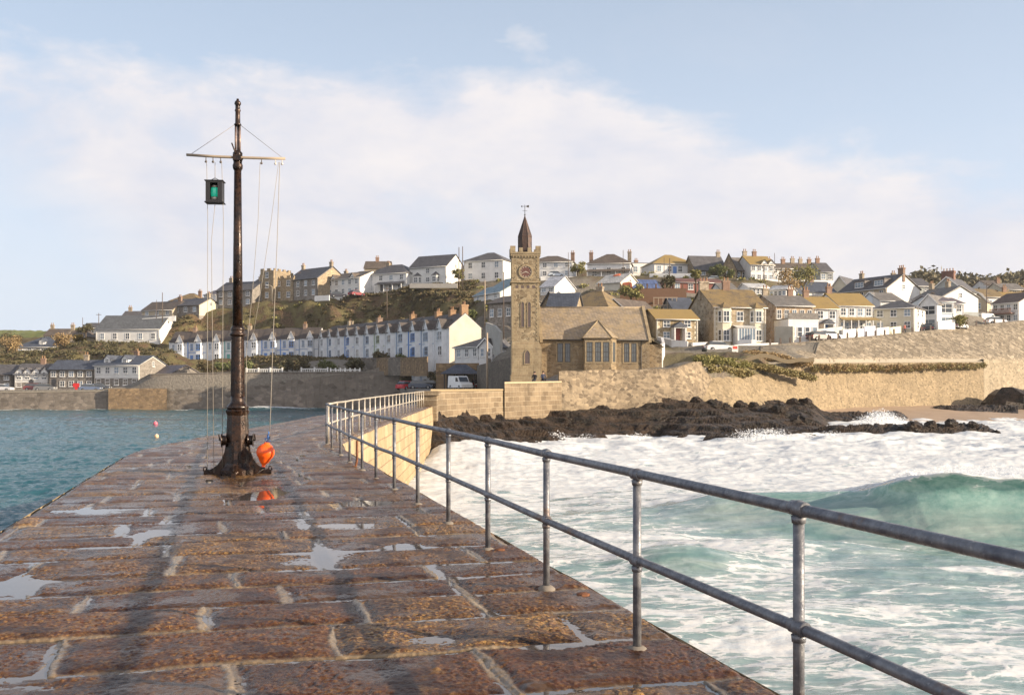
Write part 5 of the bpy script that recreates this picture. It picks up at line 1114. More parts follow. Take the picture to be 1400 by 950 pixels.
# ------------------------------------------------------------------ institute hall beside the tower
def hall():
    D = 121.0; s = D / FP; e = empty('institute_hall', (PX(738, D), D, PZ(512, D)), math.radians(2), 'long brown stone hall with stone slate roof and gabled bay, joined to the clock tower', 'building')
    Xo = lambda px: (px - 738) * s; zz = lambda y: (512 - y) * s; w = Xo(889); d = 9.5; ev = zz(463); rd = (PZ(422, D + d/2) - PZ(512, D)) - ev
    HST = rubble((.21, .15, .085), (.32, .24, .14), (.31, .25, .17), 1.9); HR = slate((.28, .225, .165), .15)
    b = MB(); b.prism([(0, -3), (d, -3), (d, ev), (d/2, ev + rd), (0, ev)], 0, w, 'x'); b.build('wall', HST, e)
    R = MB(); roof_side(R, w - .1, d, ev, rd, .0, .3); R.tube([(0, d/2, ev + rd + .17), (w, d/2, ev + rd + .17)], .12, 6); R.build('roof', HR, e)
    b = MB(); sl_ = rd / (d/2)
    for x in (-.02, w - .2): b = MB(); b.prism([(-.45, ev - .45 * sl_ - .1), (-.45, ev - .45*sl_ + .3), (d/2, ev + rd + .38), (d + .45, ev - .45*sl_ + .3), (d + .45, ev - .45*sl_ - .1), (d/2, ev + rd - .02)], x, x + .36, 'x'); b.build('gable_coping', TDR, e)
    b = MB(); b.tube([(.2, -.36, ev - .14), (w, -.36, ev - .14)], .07, 6); b.build('gutter', FRD, e)
    # tall windows
    def tallwin(x0, x1, y0, y1, yy, par, rot=None, lights=2):
        z0, z1 = zz(y0), zz(y1); W_ = x1 - x0
        b = MB(); b.box(-W_/2 - .16, -.05, -.18, W_/2 + .16, 0, -.0); b.box(-W_/2 - .16, -.05, 0, -W_/2, 0, z1 - z0 + .16); b.box(W_/2, -.05, 0, W_/2 + .16, 0, z1 - z0 + .16); b.box(-W_/2, -.05, z1 - z0, W_/2, 0, z1 - z0 + .16)
        if lights == 2: b.box(-.11, -.05, 0, .11, 0, z1 - z0)
        o = b.build('window', TDR, par); o.location = ((x0 + x1) / 2, yy, z0); o.rotation_euler = (0, 0, rot or 0)
        f = MB(); segs = [(-W_/2, -.11), (.11, W_/2)] if lights == 2 else [(-W_/2, W_/2)]
        p = MB(); h = z1 - z0
        for a_, b_ in segs:
            t = .10; f.box(a_, -.035, 0, a_ + t, -.003, h); f.box(b_ - t, -.035, 0, b_, -.003, h); f.box(a_ + t, -.035, 0, b_ - t, -.003, t); f.box(a_ + t, -.035, h - t, b_ - t, -.003, h); f.box(a_ + t, -.034, h*.5 - .04, b_ - t, -.003, h*.5 + .04); m_ = (a_ + b_) / 2; f.box(m_ - .02, -.03, t, m_ + .02, -.003, h - t)
            for q in (.25, .75): f.box(a_ + t, -.03, h*q - .02, b_ - t, -.003, h*q + .02)
            p.poly([(a_ + .05, -.012, .05), (b_ - .05, -.012, .05), (b_ - .05, -.012, h - .05), (a_ + .05, -.012, h - .05)])
        f.build('frame', FRD, o); p.build('pane', glass_dark((.05, .055, .055)), o)
    tallwin(Xo(762), Xo(780), 495, 469, 0, e); tallwin(Xo(853.5), Xo(871), 495, 469, 0, e)
    xa, xb = Xo(797.5), Xo(842); bd = 1.5; eb = zz(463)
    b = MB(); b.prism([(xa, -.001), (xa, -bd), (xb - .75, -bd), (xb, -.75), (xb, -.001)], -3, eb, 'z'); by = b.build('bay', HST, e)
    yf = -bd - .003; tallwin(Xo(800), Xo(808.5), 495, 468, yf, by, lights=1); tallwin(Xo(811.5), Xo(831.0), 495, 468, yf, by)
    a = math.pi/4; tallwin(xb - .375 - .28, xb - .375 + .28, 495, 468, -bd + .375 - .003, by, rot=a, lights=1)
    # gabled bay roof; the left gable slope wide, apex near the right third
    ax = Xo(817.5); hz = zz(438) - eb; yb = (hz / (rd / (d/2)))
    b = MB(); ox = .3
    A, B_, C_, Pk = (xa - ox, -bd - .3, eb + .02), (xb - .6, -bd - .3, eb + .02), (xb + ox, -.8, eb + .02), (ax, -bd + 1.2, eb + hz)
    Pb = (ax, yb + .3, eb + hz)
    b.poly([A, B_, Pk]); b.poly([B_, C_, Pk]); b.poly([C_, (xb + ox, .1, eb + .06), Pb, Pk]); b.poly([A, Pk, Pb, (xa - ox, .1, eb + .06)]); b.poly([A, (xa - ox, .1, eb + .02), (xb + ox, .1, eb + .02), C_, B_])
    rf = b.build('roof', HR, by); b = MB(); b.tube([B_, Pk], .1, 6); b.tube([C_, Pk], .07, 6); b.tube([Pk, Pb], .1, 6); b.tube([A, Pk], .07, 6); b.build('ridge_tiles', TDR, rf)
    b = MB(); b.box(w + .003, 1.0, -3, w + 1.7, d - 1, zz(470)); an = b.build('annex', HST, e); b = MB(); b.poly([(w, .8, zz(462)), (w + 2.0, .8, zz(474)), (w + 2.0, d - .8, zz(474)), (w, d - .8, zz(462))]); b.build('roof', HR, an)
    b = MB(); b.tube([(Xo(856) + 1.9, -.06, ev - .2), (Xo(856) + 1.9, -.06, -1)], .05, 6); b.build('drainpipe', FRD, e)
hall()
# ------------------------------------------------------------------ signal mast on the pier
IRON = rough_metal((.012, .008, .007), (.045, .022, .012), .33, .35, 18, .6)
def mast():
    D = 17.6; s = D / FP; zz = lambda y: 1.6 + (HY - y) * s; e = empty('signal_mast', (PX(325, D), D, -.02), math.radians(8), 'tall dark iron signal mast with crossbar standing on the wet pier', 'signal mast')
    def q(x): return (x - 325) * s
    b = MB(); b.lathe([(.30, -.03), (.30, .10), (.235, .16), (.215, .22), (.205, zz(598)), (.185, zz(566)), (.20, zz(563)), (.215, zz(560)), (.185, zz(557.5))], 8, (0, 0, 0), False, .5); b.build('pedestal', IRON, e)
    b = MB(); b.lathe([(.185, zz(557.4)), (.20, zz(555)), (.17, zz(552)), (.13, zz(549)), (.115, zz(545)), (.118, zz(540))], 24); b.build('collar', IRON, e)
    b = MB(); n = 16
    # fluted shaft
    R = []
    for y, r in ((540, .112), (500, .106), (459, .100)):
        R.append([b.V(((r * (1 + (.10 if k % 2 else -.06))) * math.cos(2*math.pi*k/32), (r * (1 + (.10 if k % 2 else -.06))) * math.sin(2*math.pi*k/32), zz(y))) for k in range(32)])
    for i in range(2):
        for k in range(32): b.f.append([R[i][k], R[i][(k+1) % 32], R[i+1][(k+1) % 32], R[i+1][k]]); b.sm.append(True)
    b.build('lower_shaft', IRON, e)
    b = MB(); b.lathe([(.10, zz(459)), (.135, zz(457)), (.142, zz(455)), (.105, zz(453)), (.12, zz(450)), (.125, zz(448)), (.09, zz(444))], 24); b.build('collar', IRON, e)
    b = MB(); b.tube([(0, 0, zz(445)), (0, 0, zz(340)), (0, 0, zz(232))], [.088, .078, .063], 24); b.build('upper_shaft', IRON, e)
    b = MB(); b.lathe([(.063, zz(232)), (.085, zz(229)), (.09, zz(225)), (.075, zz(222)), (.08, zz(212)), (.085, zz(208)), (.05, zz(205))], 20); b.build('cap', IRON, e)
    b = MB(); 
    for x, y in ((-.035, 0), (.035, 0), (0, .035)): b.tube([(x, y, zz(210)), (x, y, zz(171))], .018, 8)
    b.build('topmast', rough_metal((.12, .08, .07), (.30, .22, .18), .4, .5), e)
    b = MB(); b.lathe([(.05, zz(171)), (.065, zz(169)), (.045, zz(167)), (.042, zz(152)), (.055, zz(150)), (.042, zz(148)), (.042, zz(143)), (.06, zz(141)), (.05, zz(138)), (.022, zz(136)), (.022, zz(134))], 14); b.build('masthead', IRON, e)
    m = plain((.34, .27, .20), .7)
    b = MB(); z = zz(215.5); b.tube([(-.86, -.09, z + .02), (-.4, -.09, z + .004), (0, -.09, z), (.5, -.09, z), (.83, -.09, z + .005)], .024, 10); y_ = b.build('yard', m, e)
    b = MB(); b.box(-.07, -.125, z - .05, .07, -.05, z + .05); b.tube([(-.02, -.1, z + .06), (-.09, -.1, z + .25)], .012, 6); b.tube([(.05, -.06, z - .1), (.09, -.06, z - .02), (.06, -.06, z + .1)], .012, 6); b.build('yard_bracket', IRON, e)
    wire = plain((.22, .20, .19), .5)
    for x in (-.80, .78): b = MB(); b.tube([(x, -.09, z + .02), (0 + (.03 if x > 0 else -.03), -.03, zz(169))], .0045, 5); b.build('stay', wire, e)
    for x in (-.53, -.41, -.28, .42, .66, .775):
        b = MB(); b.tube([(x, -.09, z - .015), (x, -.09, z - .07)], .008, 5); b.sphere((x, -.09, z - .09), .022, 8); b.build('block', plain((.55, .5, .44) if x > .6 else (.1, .08, .07), .6), y_)
    # four curved fins
    for k, a in enumerate((0, math.pi / 2, math.pi, 3 * math.pi / 2)):
        b = MB(); b.T = Matrix.Rotation(a, 4, 'Z'); pr = [(.58, -.02), (.58, .09), (.53, .11), (.48, .10), (.42, .13), (.34, .19), (.27, .29), (.22, .42), (.20, .58), (.18, .62), (.15, .3), (.15, -.02)]
        b.prism(pr, -.035, .035, 'y'); b.tube([(.53, 0, .09), (.54, 0, .15), (.58, 0, .15), (.59, 0, .08)], .012, 6)
        for x in (.32, .46): b.tube([(x, -.05, .07), (x, .05, .07)], .028, 8)
        b.build('buttress', IRON, e)
    for x in (-.225, .225):
        b = MB(); sgn = 1 if x > 0 else -1
        b.T = Matrix.Translation((x, -.03, zz(600) + .0)) @ Matrix.Rotation(math.pi/2, 4, 'Y'); b.lathe([(.115, -.05), (.13, -.045), (.09, -.03), (.085, .03), (.13, .045), (.115, .05)], 18); b.T = None
        b.tube([(x, -.03, zz(600)), (x + sgn * .08, -.03, zz(600)), (x + sgn * .08, -.12, zz(592))], .015, 6); b.build('winch_drum', IRON, e)
    return e, s, zz
mast_e, ms, mz = mast()
MX, MY = mast_e.location.x, mast_e.location.y
def wpt(px, y, dy=-.09): D = 17.6 + dy; return Vector((PX(px, D), D, PZ(y, D)))
ropem = plain((.30, .265, .22), .8)
def rope(label, pts, r=.0048, m=None):
    b = MB(); b.tube(pts, r, 6); return tag(b.build('rope', m or ropem), label, 'rope', 'ropes of the signal mast')
rope('outermost left pale rope from yard past the lamp box to the mast foot', [wpt(282.5, 220), wpt(284, 300), wpt(283.6, 450), wpt(283.5, 646)])
rope('pale rope hanging inside the outer left rope, running down behind the lamp box', [wpt(294, 222), wpt(294, 246)]); rope('crossing rope that runs from under the lamp box to the mast foot', [wpt(294, 279), wpt(289, 330), wpt(290.5, 470), wpt(292.5, 646)])
rope('pale rope closest to the mast on its left side', [wpt(303, 220), wpt(305.5, 300), wpt(304.5, 460), wpt(303.8, 646)])
rope('fine rope slanting from the right arm of the yard back to the mast', [wpt(355.5, 222), wpt(353, 300), wpt(345, 400), wpt(337, 480), wpt(336, 590)], .0042)
rope('slanting fine rope from the outer right end of the yard', [wpt(381, 222), wpt(371, 300), wpt(356, 400), wpt(344, 470)], .0042)
rope('long rope from the right end of the yard down to the orange buoy', [wpt(382.5, 222), wpt(379, 330), wpt(373, 470), wpt(370, 560), wpt(368.5, 594)], .006)
# green lamp box hanging from the yard
def lamp_box():
    e = empty('lamp_box', wpt(294, 263), math.radians(6), 'black square lamp box with green glass hanging from the left arm of the mast', 'signal lamp'); m = plain((.018, .017, .018), .5)
    b = MB(); w, h, d = .14, .18, .12
    b.box(-w, -d, -h, w, d, -h + .03); b.box(-w, -d, h - .03, w, d, h); b.box(-w, -d, -h + .031, -w + .035, d, h - .031); b.box(w - .035, -d, -h + .031, w, d, h - .031); b.box(-w + .036, d - .02, -h + .031, w - .036, d, h - .031)
    b.box(-w + .036, -d, -h + .031, -w + .075, -d + .02, h - .031); b.box(w - .075, -d, -h + .031, w - .036, -d + .02, h - .031); b.box(-w - .02, -d - .012, h + .001, w + .02, d + .01, h + .015); b.box(-w - .02, -d - .012, -h - .016, w + .02, d + .01, -h - .001)
    b.build('housing', m, e)
    g = NT('green_glass'); g.fin((.02, .42, .27), .06, None, 0, .9); g.bs.inputs['Emission Color'].default_value = (.02, .8, .5, 1); g.bs.inputs['Emission Strength'].default_value = .12
    b = MB(); b.lathe([(.062, -.085), (.07, -.07), (.073, 0), (.07, .06), (.062, .075)], 20); b.build('green_lens', g.m, e)
    b = MB(); b.lathe([(.075, -.15), (.075, -.09), (.06, -.088)], 16); b.lathe([(.07, .078), (.06, .11), (.03, .13), (.015, .15)], 16); b.build('lamp_fitting', rough_metal((.4, .36, .3), (.65, .6, .55), .35, .6), e)
    b = MB(); b.tube([(-.1, 0, h + .015), (0, 0, h + .07), (.1, 0, h + .015)], .007, 6); b.build('hanger', m, e)
lamp_box()
def float_buoy():
    c = wpt(363, 618, -.25); e = empty('orange_buoy', c, 0, 'shiny orange balloon buoy tied beside the foot of the signal mast', 'buoy'); g = NT('orange_vinyl'); v = g.co(); g.fin(g.mix(g.ss(g.noise(v, 6, 4), .35, .7), (.95, .13, .012), (.85, .09, .01)), .3, g.bump(g.noise(v, 30, 3), .1, .005), 0, .5)
    g.bs.inputs['Subsurface Weight'].default_value = .15; g.bs.inputs['Subsurface Scale'].default_value = .05; g.bs.inputs['Subsurface Radius'].default_value = (1, .3, .1)
    b = MB(); R = .155; pr = [(.004, R * 1.12), (.05, R * 1.09)]
    for k in range(2, 16):
        a = math.pi * k / 20; pr.append((R * math.sin(a), R * math.cos(a)))
    pr += [(.088, -.155), (.052, -.20), (.03, -.225), (.026, -.245), (.034, -.255), (.03, -.275), (.004, -.278)]
    b.lathe(pr[::-1], 28); o = b.build('float', g.m, e); o.rotation_euler = (0, math.radians(9), 0)
    b = MB(); b.lathe([(.03, -.29), (.036, -.275), (.036, -.262), (.028, -.25)], 12); b.build('neck', plain((.02, .02, .025), .5), o)
    bl = plain((.05, .16, .45), .7); b = MB()
    for k in range(7):
        a = k * 1.3; b.tube([(.03, 0, .17), (.03 + .05 * math.cos(a), .05 * math.sin(a), .20 + .015 * k), (.045 + .02 * math.cos(a + 1), .03, .245), (.035, 0, .30)], .009, 6)
    b.tube([(.035, 0, .28), (.06, 0, .33), (.05, 0, .36)], .01, 6); b.build('blue_lashing', bl, e)
    b = MB(); b.tube([(-.02, 0, -.28), (-.10, .06, -.33), (-.2, .12, -.40)], .008, 6); b.build('tether', ropem, e)
float_buoy()

# ------------------------------------------------------------------ pier railings
def galv():
    t = NT('galvanised_pipe'); v = t.co(); n = t.noise(v, 9, 6, .65); n2 = t.noise(v, 2.3, 6, .7); n3 = t.noise(v, 45, 4, .6)
    col = t.mix(t.ss(n, .3, .7), (.085, .09, .11), (.23, .23, .24)); col = t.mix(t.ss(n2, .56, .68, 0, .8), col, t.mix(t.ss(n3, .4, .6), (.13, .06, .03), (.20, .13, .08))); col = t.mix(t.ss(n3, .62, .72, 0, .5), col, (.42, .42, .41))
    return t.fin(col, t.ss(n3, .3, .7, .3, .6), t.bump(t.math('ADD', n3, n), .5, .006), .35)
GALV = galv(); GALV2 = rough_metal((.40, .35, .28), (.62, .56, .47), .5, .5, 30, .3); RUST = rough_metal((.10, .035, .015), (.20, .08, .035), .8, .1)  # GALV2: paler, warmer pipe colour with the sunlit look painted in
def railing(name, label, posts, m, r=.0275, h=1.05, hm=.53, jt=True):
    e = empty(name, (posts[0][0], posts[0][1], 0), 0, label, 'railing'); e0 = Vector((posts[0][0], posts[0][1], 0))
    for nm, z, rr in (('top_rail', h, r), ('middle_rail', hm, r * .95)):
        b = MB(); b.tube([Vector((x + .006 * math.sin(y * 3.1), y, z + .007 * math.sin(y * 5.3 + x))) - e0 for x, y in posts], rr, 14); b.build(nm, m, e)
    for k, (x, y) in enumerate(posts):
        b = MB(); p = Vector((x, y, 0)) - e0; b.tube([p + Vector((0, 0, -.06)), p + Vector((0, 0, h - .01))], r * .93, 12)
        o = b.build('post', m, e)
        if jt:
            d = Vector(posts[min(k + 1, len(posts) - 1)]) - Vector(posts[max(k - 1, 0)]); d = Vector((d.x, d.y, 0)).normalized()
            for z in (h, hm):
                b = MB(); c = p + Vector((0, 0, z)); b.sphere(c, r * 1.42, 14); b.tube([c - d * r * 2.1, c - d * r * 1.75, c + d * r * 1.75, c + d * r * 2.1], [r * 1.12, r * 1.25, r * 1.25, r * 1.12], 14); b.tube([c - Vector((0, 0, r * 2.3)), c - Vector((0, 0, r * 1.2))], [r * 1.12, r * 1.25], 12)
                b.build('joint', m, o)
            b = MB(); b.lathe([(.075, -.05), (.07, -.005), (.05, .012), (.03, .02)], 12, p); b.build('foot', plain((.20, .17, .14), .85), o)
    return e
near = [(1.72, 2.6), (PX(1092, 4.37), 4.37), (PX(871, 6.0), 6.0), (PX(747, 7.8), 7.8), (PX(667, 9.6), 9.6), (PX(613, 11.4), 11.4), (PX(571, 13.2), 13.2), (PX(539, 15.0), 15.0), (PX(514, 16.7), 16.7), (PX(495, 18.4), 18.4), (PX(478, 20.2), 20.2), (PX(465.5, 22.3), 22.3), (PX(453.6, 24.3), 24.3), (PX(446.5, 26), 26.0)]
near.insert(0, (2.24, .8))
railing('pier_railing', 'galvanised pipe railing with ball joints running along the near edge of the pier', near, GALV)
fr = [(PX(449, 26.6), 26.6)]; y = 26.6
while y < 66: y += 1.85; fr.append((np.interp(y, [26.6, 38, 50, 68], [-4.93, -5.4, -5.72, -6.0]), y))
fr.append((-6.5, 69.6))
railing('pier_railing', 'sunlit pale railing along the far stretch of the pier beyond the bend', [(float(a), float(b_)) for a, b_ in fr], GALV2, .026)
b = MB(); X = PX(488, 19.1); b.tube([(X - .06, 19.1, -.03), (X - .02, 19.1, .02), (X, 19.1, .12), (X, 19.1, .50)], .024, 8); b.lathe([(.05, -.05), (.05, 0), (.03, .02)], 10, (X - .06, 19.1, 0)); tag(b.build('bent_post', RUST), 'short rusty bent post at the railing foot near the pier bend', 'post')
# rusty ring bolts and loose stones on the paving
for i, (px, py, lb) in enumerate(((797, 813, 'flat rusty iron stump between the third and fourth railing posts'), (683, 752, 'small rusty iron stub behind the fourth railing post'))):
    D = 1.6 * FP / (py - HY); b = MB(); b.lathe([(.06, -.03), (.052, .012), (.035, .016), (.02, .02)], 7, (0, 0, 0), False); o = b.build('iron_stub', RUST); o.location = (PX(px, D), D, 0); tag(o, lb, 'iron stub')
# stone pillar where the pier meets the land
b = MB(); p = P3(588, 560, 71.5); b.box(p.x - .8, 70.5, -2.4, p.x + .55, 71.9, .75); b.box(p.x - .95, 70.35, .753, p.x + .7, 72.05, 1.05); tag(b.build('gate_pillar', lit_ash), 'squat stone pillar where the far railing meets the land', 'pillar')

# ------------------------------------------------------------------ vehicles
TYRE = plain((.02, .02, .02), .8); RIM = rough_metal((.3, .3, .31), (.5, .5, .5), .35, .7)
def wheel(par, x, y, r=.32):
    b = MB(); b.T = Matrix.Translation((x, y, r)) @ Matrix.Rotation(math.pi/2, 4, 'X'); b.lathe([(r*.6, -.1), (r, -.09), (r, .09), (r*.6, .1)], 16); w_ = b.build('wheel', TYRE, par)
    b = MB(); b.T = Matrix.Translation((x, y, r)) @ Matrix.Rotation(math.pi/2, 4, 'X'); b.lathe([(r*.58, -.107), (r*.2, -.112), (r*.2, .112), (r*.58, .107)], 12); b.build('rim', RIM, w_)
def car(label, px, py, D, yaw, c, kind='car', cat='car'):
    e = empty('parked_car' if kind == 'car' else 'parked_van', (PX(px, D), D, PZ(py, D)), math.radians(yaw), label, cat, 'parked vehicles'); pm = plain(c, .25); L_, W_ = (4.0, 1.7) if kind == 'car' else (4.6, 1.9)
    def body(pr, w0, w1, nm, m, z1=None):
        # outline in x-z, tapering in width with height
        b = MB(); zs = [p[1] for p in pr]; lo, hi = min(zs), max(zs); f = lambda z: w0 + (w1 - w0) * (z - lo) / (hi - lo)
        A = [b.V((p[0], -f(p[1]), p[1])) for p in pr]; B_ = [b.V((p[0], f(p[1]), p[1])) for p in pr]; n = len(pr); b.f.append(A); b.f.append(B_[::-1]); b.sm += [False, False]
        for k in range(n): b.f.append([A[(k+1) % n], A[k], B_[k], B_[(k+1) % n]]); b.sm.append(False)
        return b.build(nm, m, e)
    h = W_ / 2
    if kind == 'car':
        body([(-2, .28), (2, .28), (2.02, .6), (1.85, .8), (1.0, .92), (-1.6, .98), (-1.98, .85), (-2.03, .5)], h * 1.0, h * .93, 'body', pm)
        body([(-1.75, .96), (1.05, .92), (.45, 1.38), (-1.2, 1.42), (-1.55, 1.3)], h * .90, h * .72, 'windows', GL); body([(-1.25, 1.415), (.42, 1.375), (.35, 1.45), (-1.1, 1.48)], h * .74, h * .70, 'roof', pm)
        for x in (-1.25, 1.25):
            for y in (-h + .08, h - .08): wheel(e, x, y)
        hl = 2.0
    else:
        body([(-2.3, .3), (2.3, .3), (2.33, .75), (2.2, 1.02), (1.35, 1.15), (.75, 1.95), (.5, 2.05), (-2.25, 2.08), (-2.32, 1.9)], h * 1.0, h * .88, 'body', pm)
        b = MB(); b.poly([(1.39, -.75, 1.2), (1.39, .75, 1.2), (.83, .70, 1.9), (.83, -.70, 1.9)]); b.build('windscreen', GL, e)
        for sg in (-1, 1): b = MB(); y = sg * (h * .955); b.poly([(.2, y, 1.2), (1.2, y, 1.2), (.72, y * .975, 1.8), (.2, y * .975, 1.8)][::sg]); b.build('side_window', GL, e)
        for x in (-1.45, 1.45):
            for y in (-h + .1, h - .1): wheel(e, x, y, .34)
        hl = 2.3
    for sg in (-1, 1):
        b = MB(); b.box(hl, sg * h * .72 - .15, .6, hl + .03, sg * h * .72 + .15, .75); b.build('headlight', plain((.75, .75, .72), .2), e)
        b = MB(); b.box(-hl - .06, sg * h * .78 - .1, .6, -hl - .0, sg * h * .78 + .1, .8); b.build('tail_light', plain((.4, .02, .02), .3), e)
    return e
car('white high roofed van parked in front of the dark shelter', 629, 532.5, 150, -60, (.78, .79, .78), 'van', 'van')
car('dark red car half hidden behind the tall pole by the shelter', 651, 531, 158, -70, (.25, .03, .03)); car('small bright red car at the left end of the quay', 556, 533, 165, 60, (.5, .04, .05)); car('dark blue car beside the small red car on the quay', 574, 532, 165, 10, (.06, .08, .12)); car('black car parked behind the dark blue one on the quay', 588, 531, 170, 20, (.03, .03, .035))
car('blue grey car in front of the white harbour houses', 124, 535, 196, 5, (.12, .16, .25)); car('dark car just behind the blue grey car', 137, 534, 198, 5, (.06, .07, .09)); car('white car at the extreme left on the harbour road', 3, 535, 197, 0, (.6, .6, .6)); car('maroon car outside the cottages with four roof gables', 48, 534, 198, 0, (.2, .05, .05)); car('grey car outside the cottages with four roof gables', 62, 534.5, 197, 0, (.2, .2, .2))
car('dark car parked at the sea road kerb left of a white car', 1119, 466, 152.5, 30, (.10, .05, .05)); car('white car parked in front of the white cottage on the sea road', 1134, 465, 155, 25, (.72, .73, .75)); car('silver car by the white wall near the revetment top', 1246, 456, 175.5, 60, (.4, .4, .42)); car('dark car beside the silver one below the cream house', 1258, 455, 177, 60, (.05, .05, .06)); car('black car before the gable fronted house', 1269, 454, 178, 70, (.04, .045, .05))
car('white car high on the sea road at the right', 1361, 443.5, 194, 10, (.75, .75, .75)); car('white van parked behind the white car at the right', 1350, 443, 201, 20, (.7, .7, .7), 'van', 'van'); car('silver car beside the low seaside wall near the modern house', 1311, 450, 181, 40, (.5, .5, .5)); car('pale car in the yard right of the white rounded wall', 983, 481, 138, 10, (.65, .66, .66)); car('grey car outside the chapel-like house', 978, 386, 232, 0, (.35, .4, .45)); car('red car by the white pair of houses on the hilltop', 487, 405, 247, 50, (.22, .04, .05)); car('dark car left of the red one on the hilltop', 463, 407, 246, 10, (.05, .05, .06)); car('white car on the road below the white house right of the tower', 760, 379, 246, 10, (.55, .6, .65))

# ------------------------------------------------------------------ posts, poles, bollards, small structures
def pole(label, px, y0, y1, D, r=.11, arm=False, m=None, name='telegraph_pole', cat='pole'):
    z0 = PZ(y0, D); h = PZ(y1, D) - z0; e = empty(name, (PX(px, D), D, z0), 0, label, cat, 'poles'); b = MB(); b.tube([(0, 0, -1), (0, 0, h)], [r, r * .7], 8); b.build('shaft', m or plain((.12, .09, .07), .85), e)
    if arm: b = MB(); b.box(-.7, -.05, h - .5, .7, .05, h - .38); b.build('crossarm', plain((.12, .09, .07), .85), e)
    return e
WOOD = plain((.42, .33, .24), .85)
pole('tall pale wooden pole beside the white van', 666, 532, 455, 132, .16, m=WOOD); pole('left one of two tall poles beside the cream house on the hilltop', 627.5, 391, 338, 240, .13); pole('right one of two tall poles beside the cream house on the hilltop', 632.5, 391, 337, 240, .13)
pole('thin pole on the dark slope above the terrace', 529, 428, 392, 222, .12, True); pole('pole rising from the lane below the turquoise gable', 663, 440, 383, 190, .12, m=WOOD); pole('slim pole beside the clock tower on the left lane', 688.5, 462, 372, 165, .09); pole('pole at the left end of the hillside road', 222, 435, 400, 240, .12); pole('pole among the houses far left', 135, 462, 428, 262, .12, True); pole('pole left of the pole among the houses far left', 113, 462, 434, 262, .1)
pole('pole in front of the mossy roofed bungalow', 915.5, 405, 353, 212, .12); pole('dark pole standing before the tall white end house', 1044.5, 400, 362, 205, .13); pole('thin pole in front of the chimney of the hipped house', 908, 380, 352, 240, .09); pole('pole beside the low white flat block', 852, 384, 342, 242, .09); pole('thin pole above the hipped house right of the tower', 777, 376, 345, 240, .08)
pole('pole on the sea road at the right before the white house', 1349, 446, 386, 200, .11, True); pole('pole at the skyline over the hilltop row', 1059, 372, 346, 250, .09); pole('pole on the bank behind the long bungalow', 214, 432, 410, 250, .08)
# street lamp
z = PZ(411, 246); e = empty('street_lamp', (PX(372, 246), 246, z), 0, 'street lamp below the battlemented house on the hilltop', 'street lamp'); b = MB(); b.tube([(0, 0, -1), (0, 0, 3.4), (-.3, 0, 3.7), (-1.0, 0, 3.8)], .06, 6); b.build('shaft', GALV2, e); b = MB(); b.box(-1.5, -.14, 3.72, -.95, .14, 3.86); b.build('lamp_head', FRW, e)
def bollard_mesh():
    b = MB(); b.box(-.11, -.11, -.4, .11, .11, .72); b.lathe([(.15, .72), (.13, .78), (.02, .84)], 4, (0, 0, 0), False, .5); return b.mesh('bollard')
bm_ = bollard_mesh(); bm_.materials.append(plain((.15, .11, .085), .85)); k = 0
nb = 26
for k in range(nb):
    px = 1053 + (1372 - 1053) * (k / (nb - 1))**.97; D = float(np.interp(px, [1040, 1060, 1140, 1200, 1300, 1400], [139.5, 141, 151, 161, 179, 197])) + .35; y = float(np.interp(px, [1040, 1060, 1140, 1200, 1300, 1400], [473, 470.5, 463.5, 458.5, 448.5, 437.5]))
    o = link(bpy.data.objects.new('bollard', bm_)); o.location = (PX(px, D), D, PZ(y, D)); tag(o, 'short dark square bollard in the even row along the top of the sloping revetment', 'bollard', 'bollards along the sea road')
def gwall(label, pts, h, c=WHITE, th=.35, mat=None, cat='garden wall', name='garden_wall'):
    b = MB()
    for (p0, p1) in zip(pts[:-1], pts[1:]):
        A = P3(*p0); B_ = P3(*p1); d = (B_ - A); d.z = 0; nrm = Vector((-d.y, d.x, 0)).normalized() * th
        D_ = p0[2]; q = [A, B_, B_ + nrm, A + nrm]; lo = [Vector((v.x, v.y, v.z - (2 if D_ < 200 else .5))) for v in q]; hi = [Vector((v.x, v.y, v.z + h)) for v in q]
        b.poly(hi); b.poly([lo[0], lo[1], hi[1], hi[0]]); b.poly([lo[1], lo[2], hi[2], hi[1]]); b.poly([lo[2], lo[3], hi[3], hi[2]]); b.poly([lo[3], lo[0], hi[0], hi[3]])
    return tag(b.build(name, mat or RW(c)), label, cat)
gwall('white garden wall below the tan stone cottage', [(898, 474, 146), (918, 479, 141), (940, 481, 140)], 1.5); gwall('white walled yard right of the stone cottage gateway', [(947, 484, 140), (968, 483, 141)], 1.6); gwall('white curved wall beside the right end of the institute hall', [(892, 497, 126), (903, 497, 124), (909, 492, 128), (907, 483, 136)], 2.2)
gwall('low white wall with gate piers before the bay fronted sandstone house', [(1004, 478, 144), (1030, 476, 145), (1064, 475, 146)], .7); gwall('grey garden wall before the lichen roofed white cottage', [(1118, 463, 156), (1152, 459, 161)], 1.5, (.5, .49, .46)); gwall('bright white wall below the veranda house', [(1153, 465, 160), (1181, 463, 163)], 1.7)
gwall('pale blue wall panel left of the cream house', [(1182, 462, 164), (1197, 461, 165)], 1.9, (.55, .58, .68)); gwall('white wall under the black hipped roof house', [(1199, 461, 165), (1216, 459, 168)], 1.5); gwall('cream wall at the corner of the black hipped roof house', [(1217, 459, 168), (1232, 457, 170)], 1.4, (.74, .68, .5)); gwall('white garden wall before the glass fronted houses', [(1283, 454, 176), (1306, 451, 179)], 1.9)
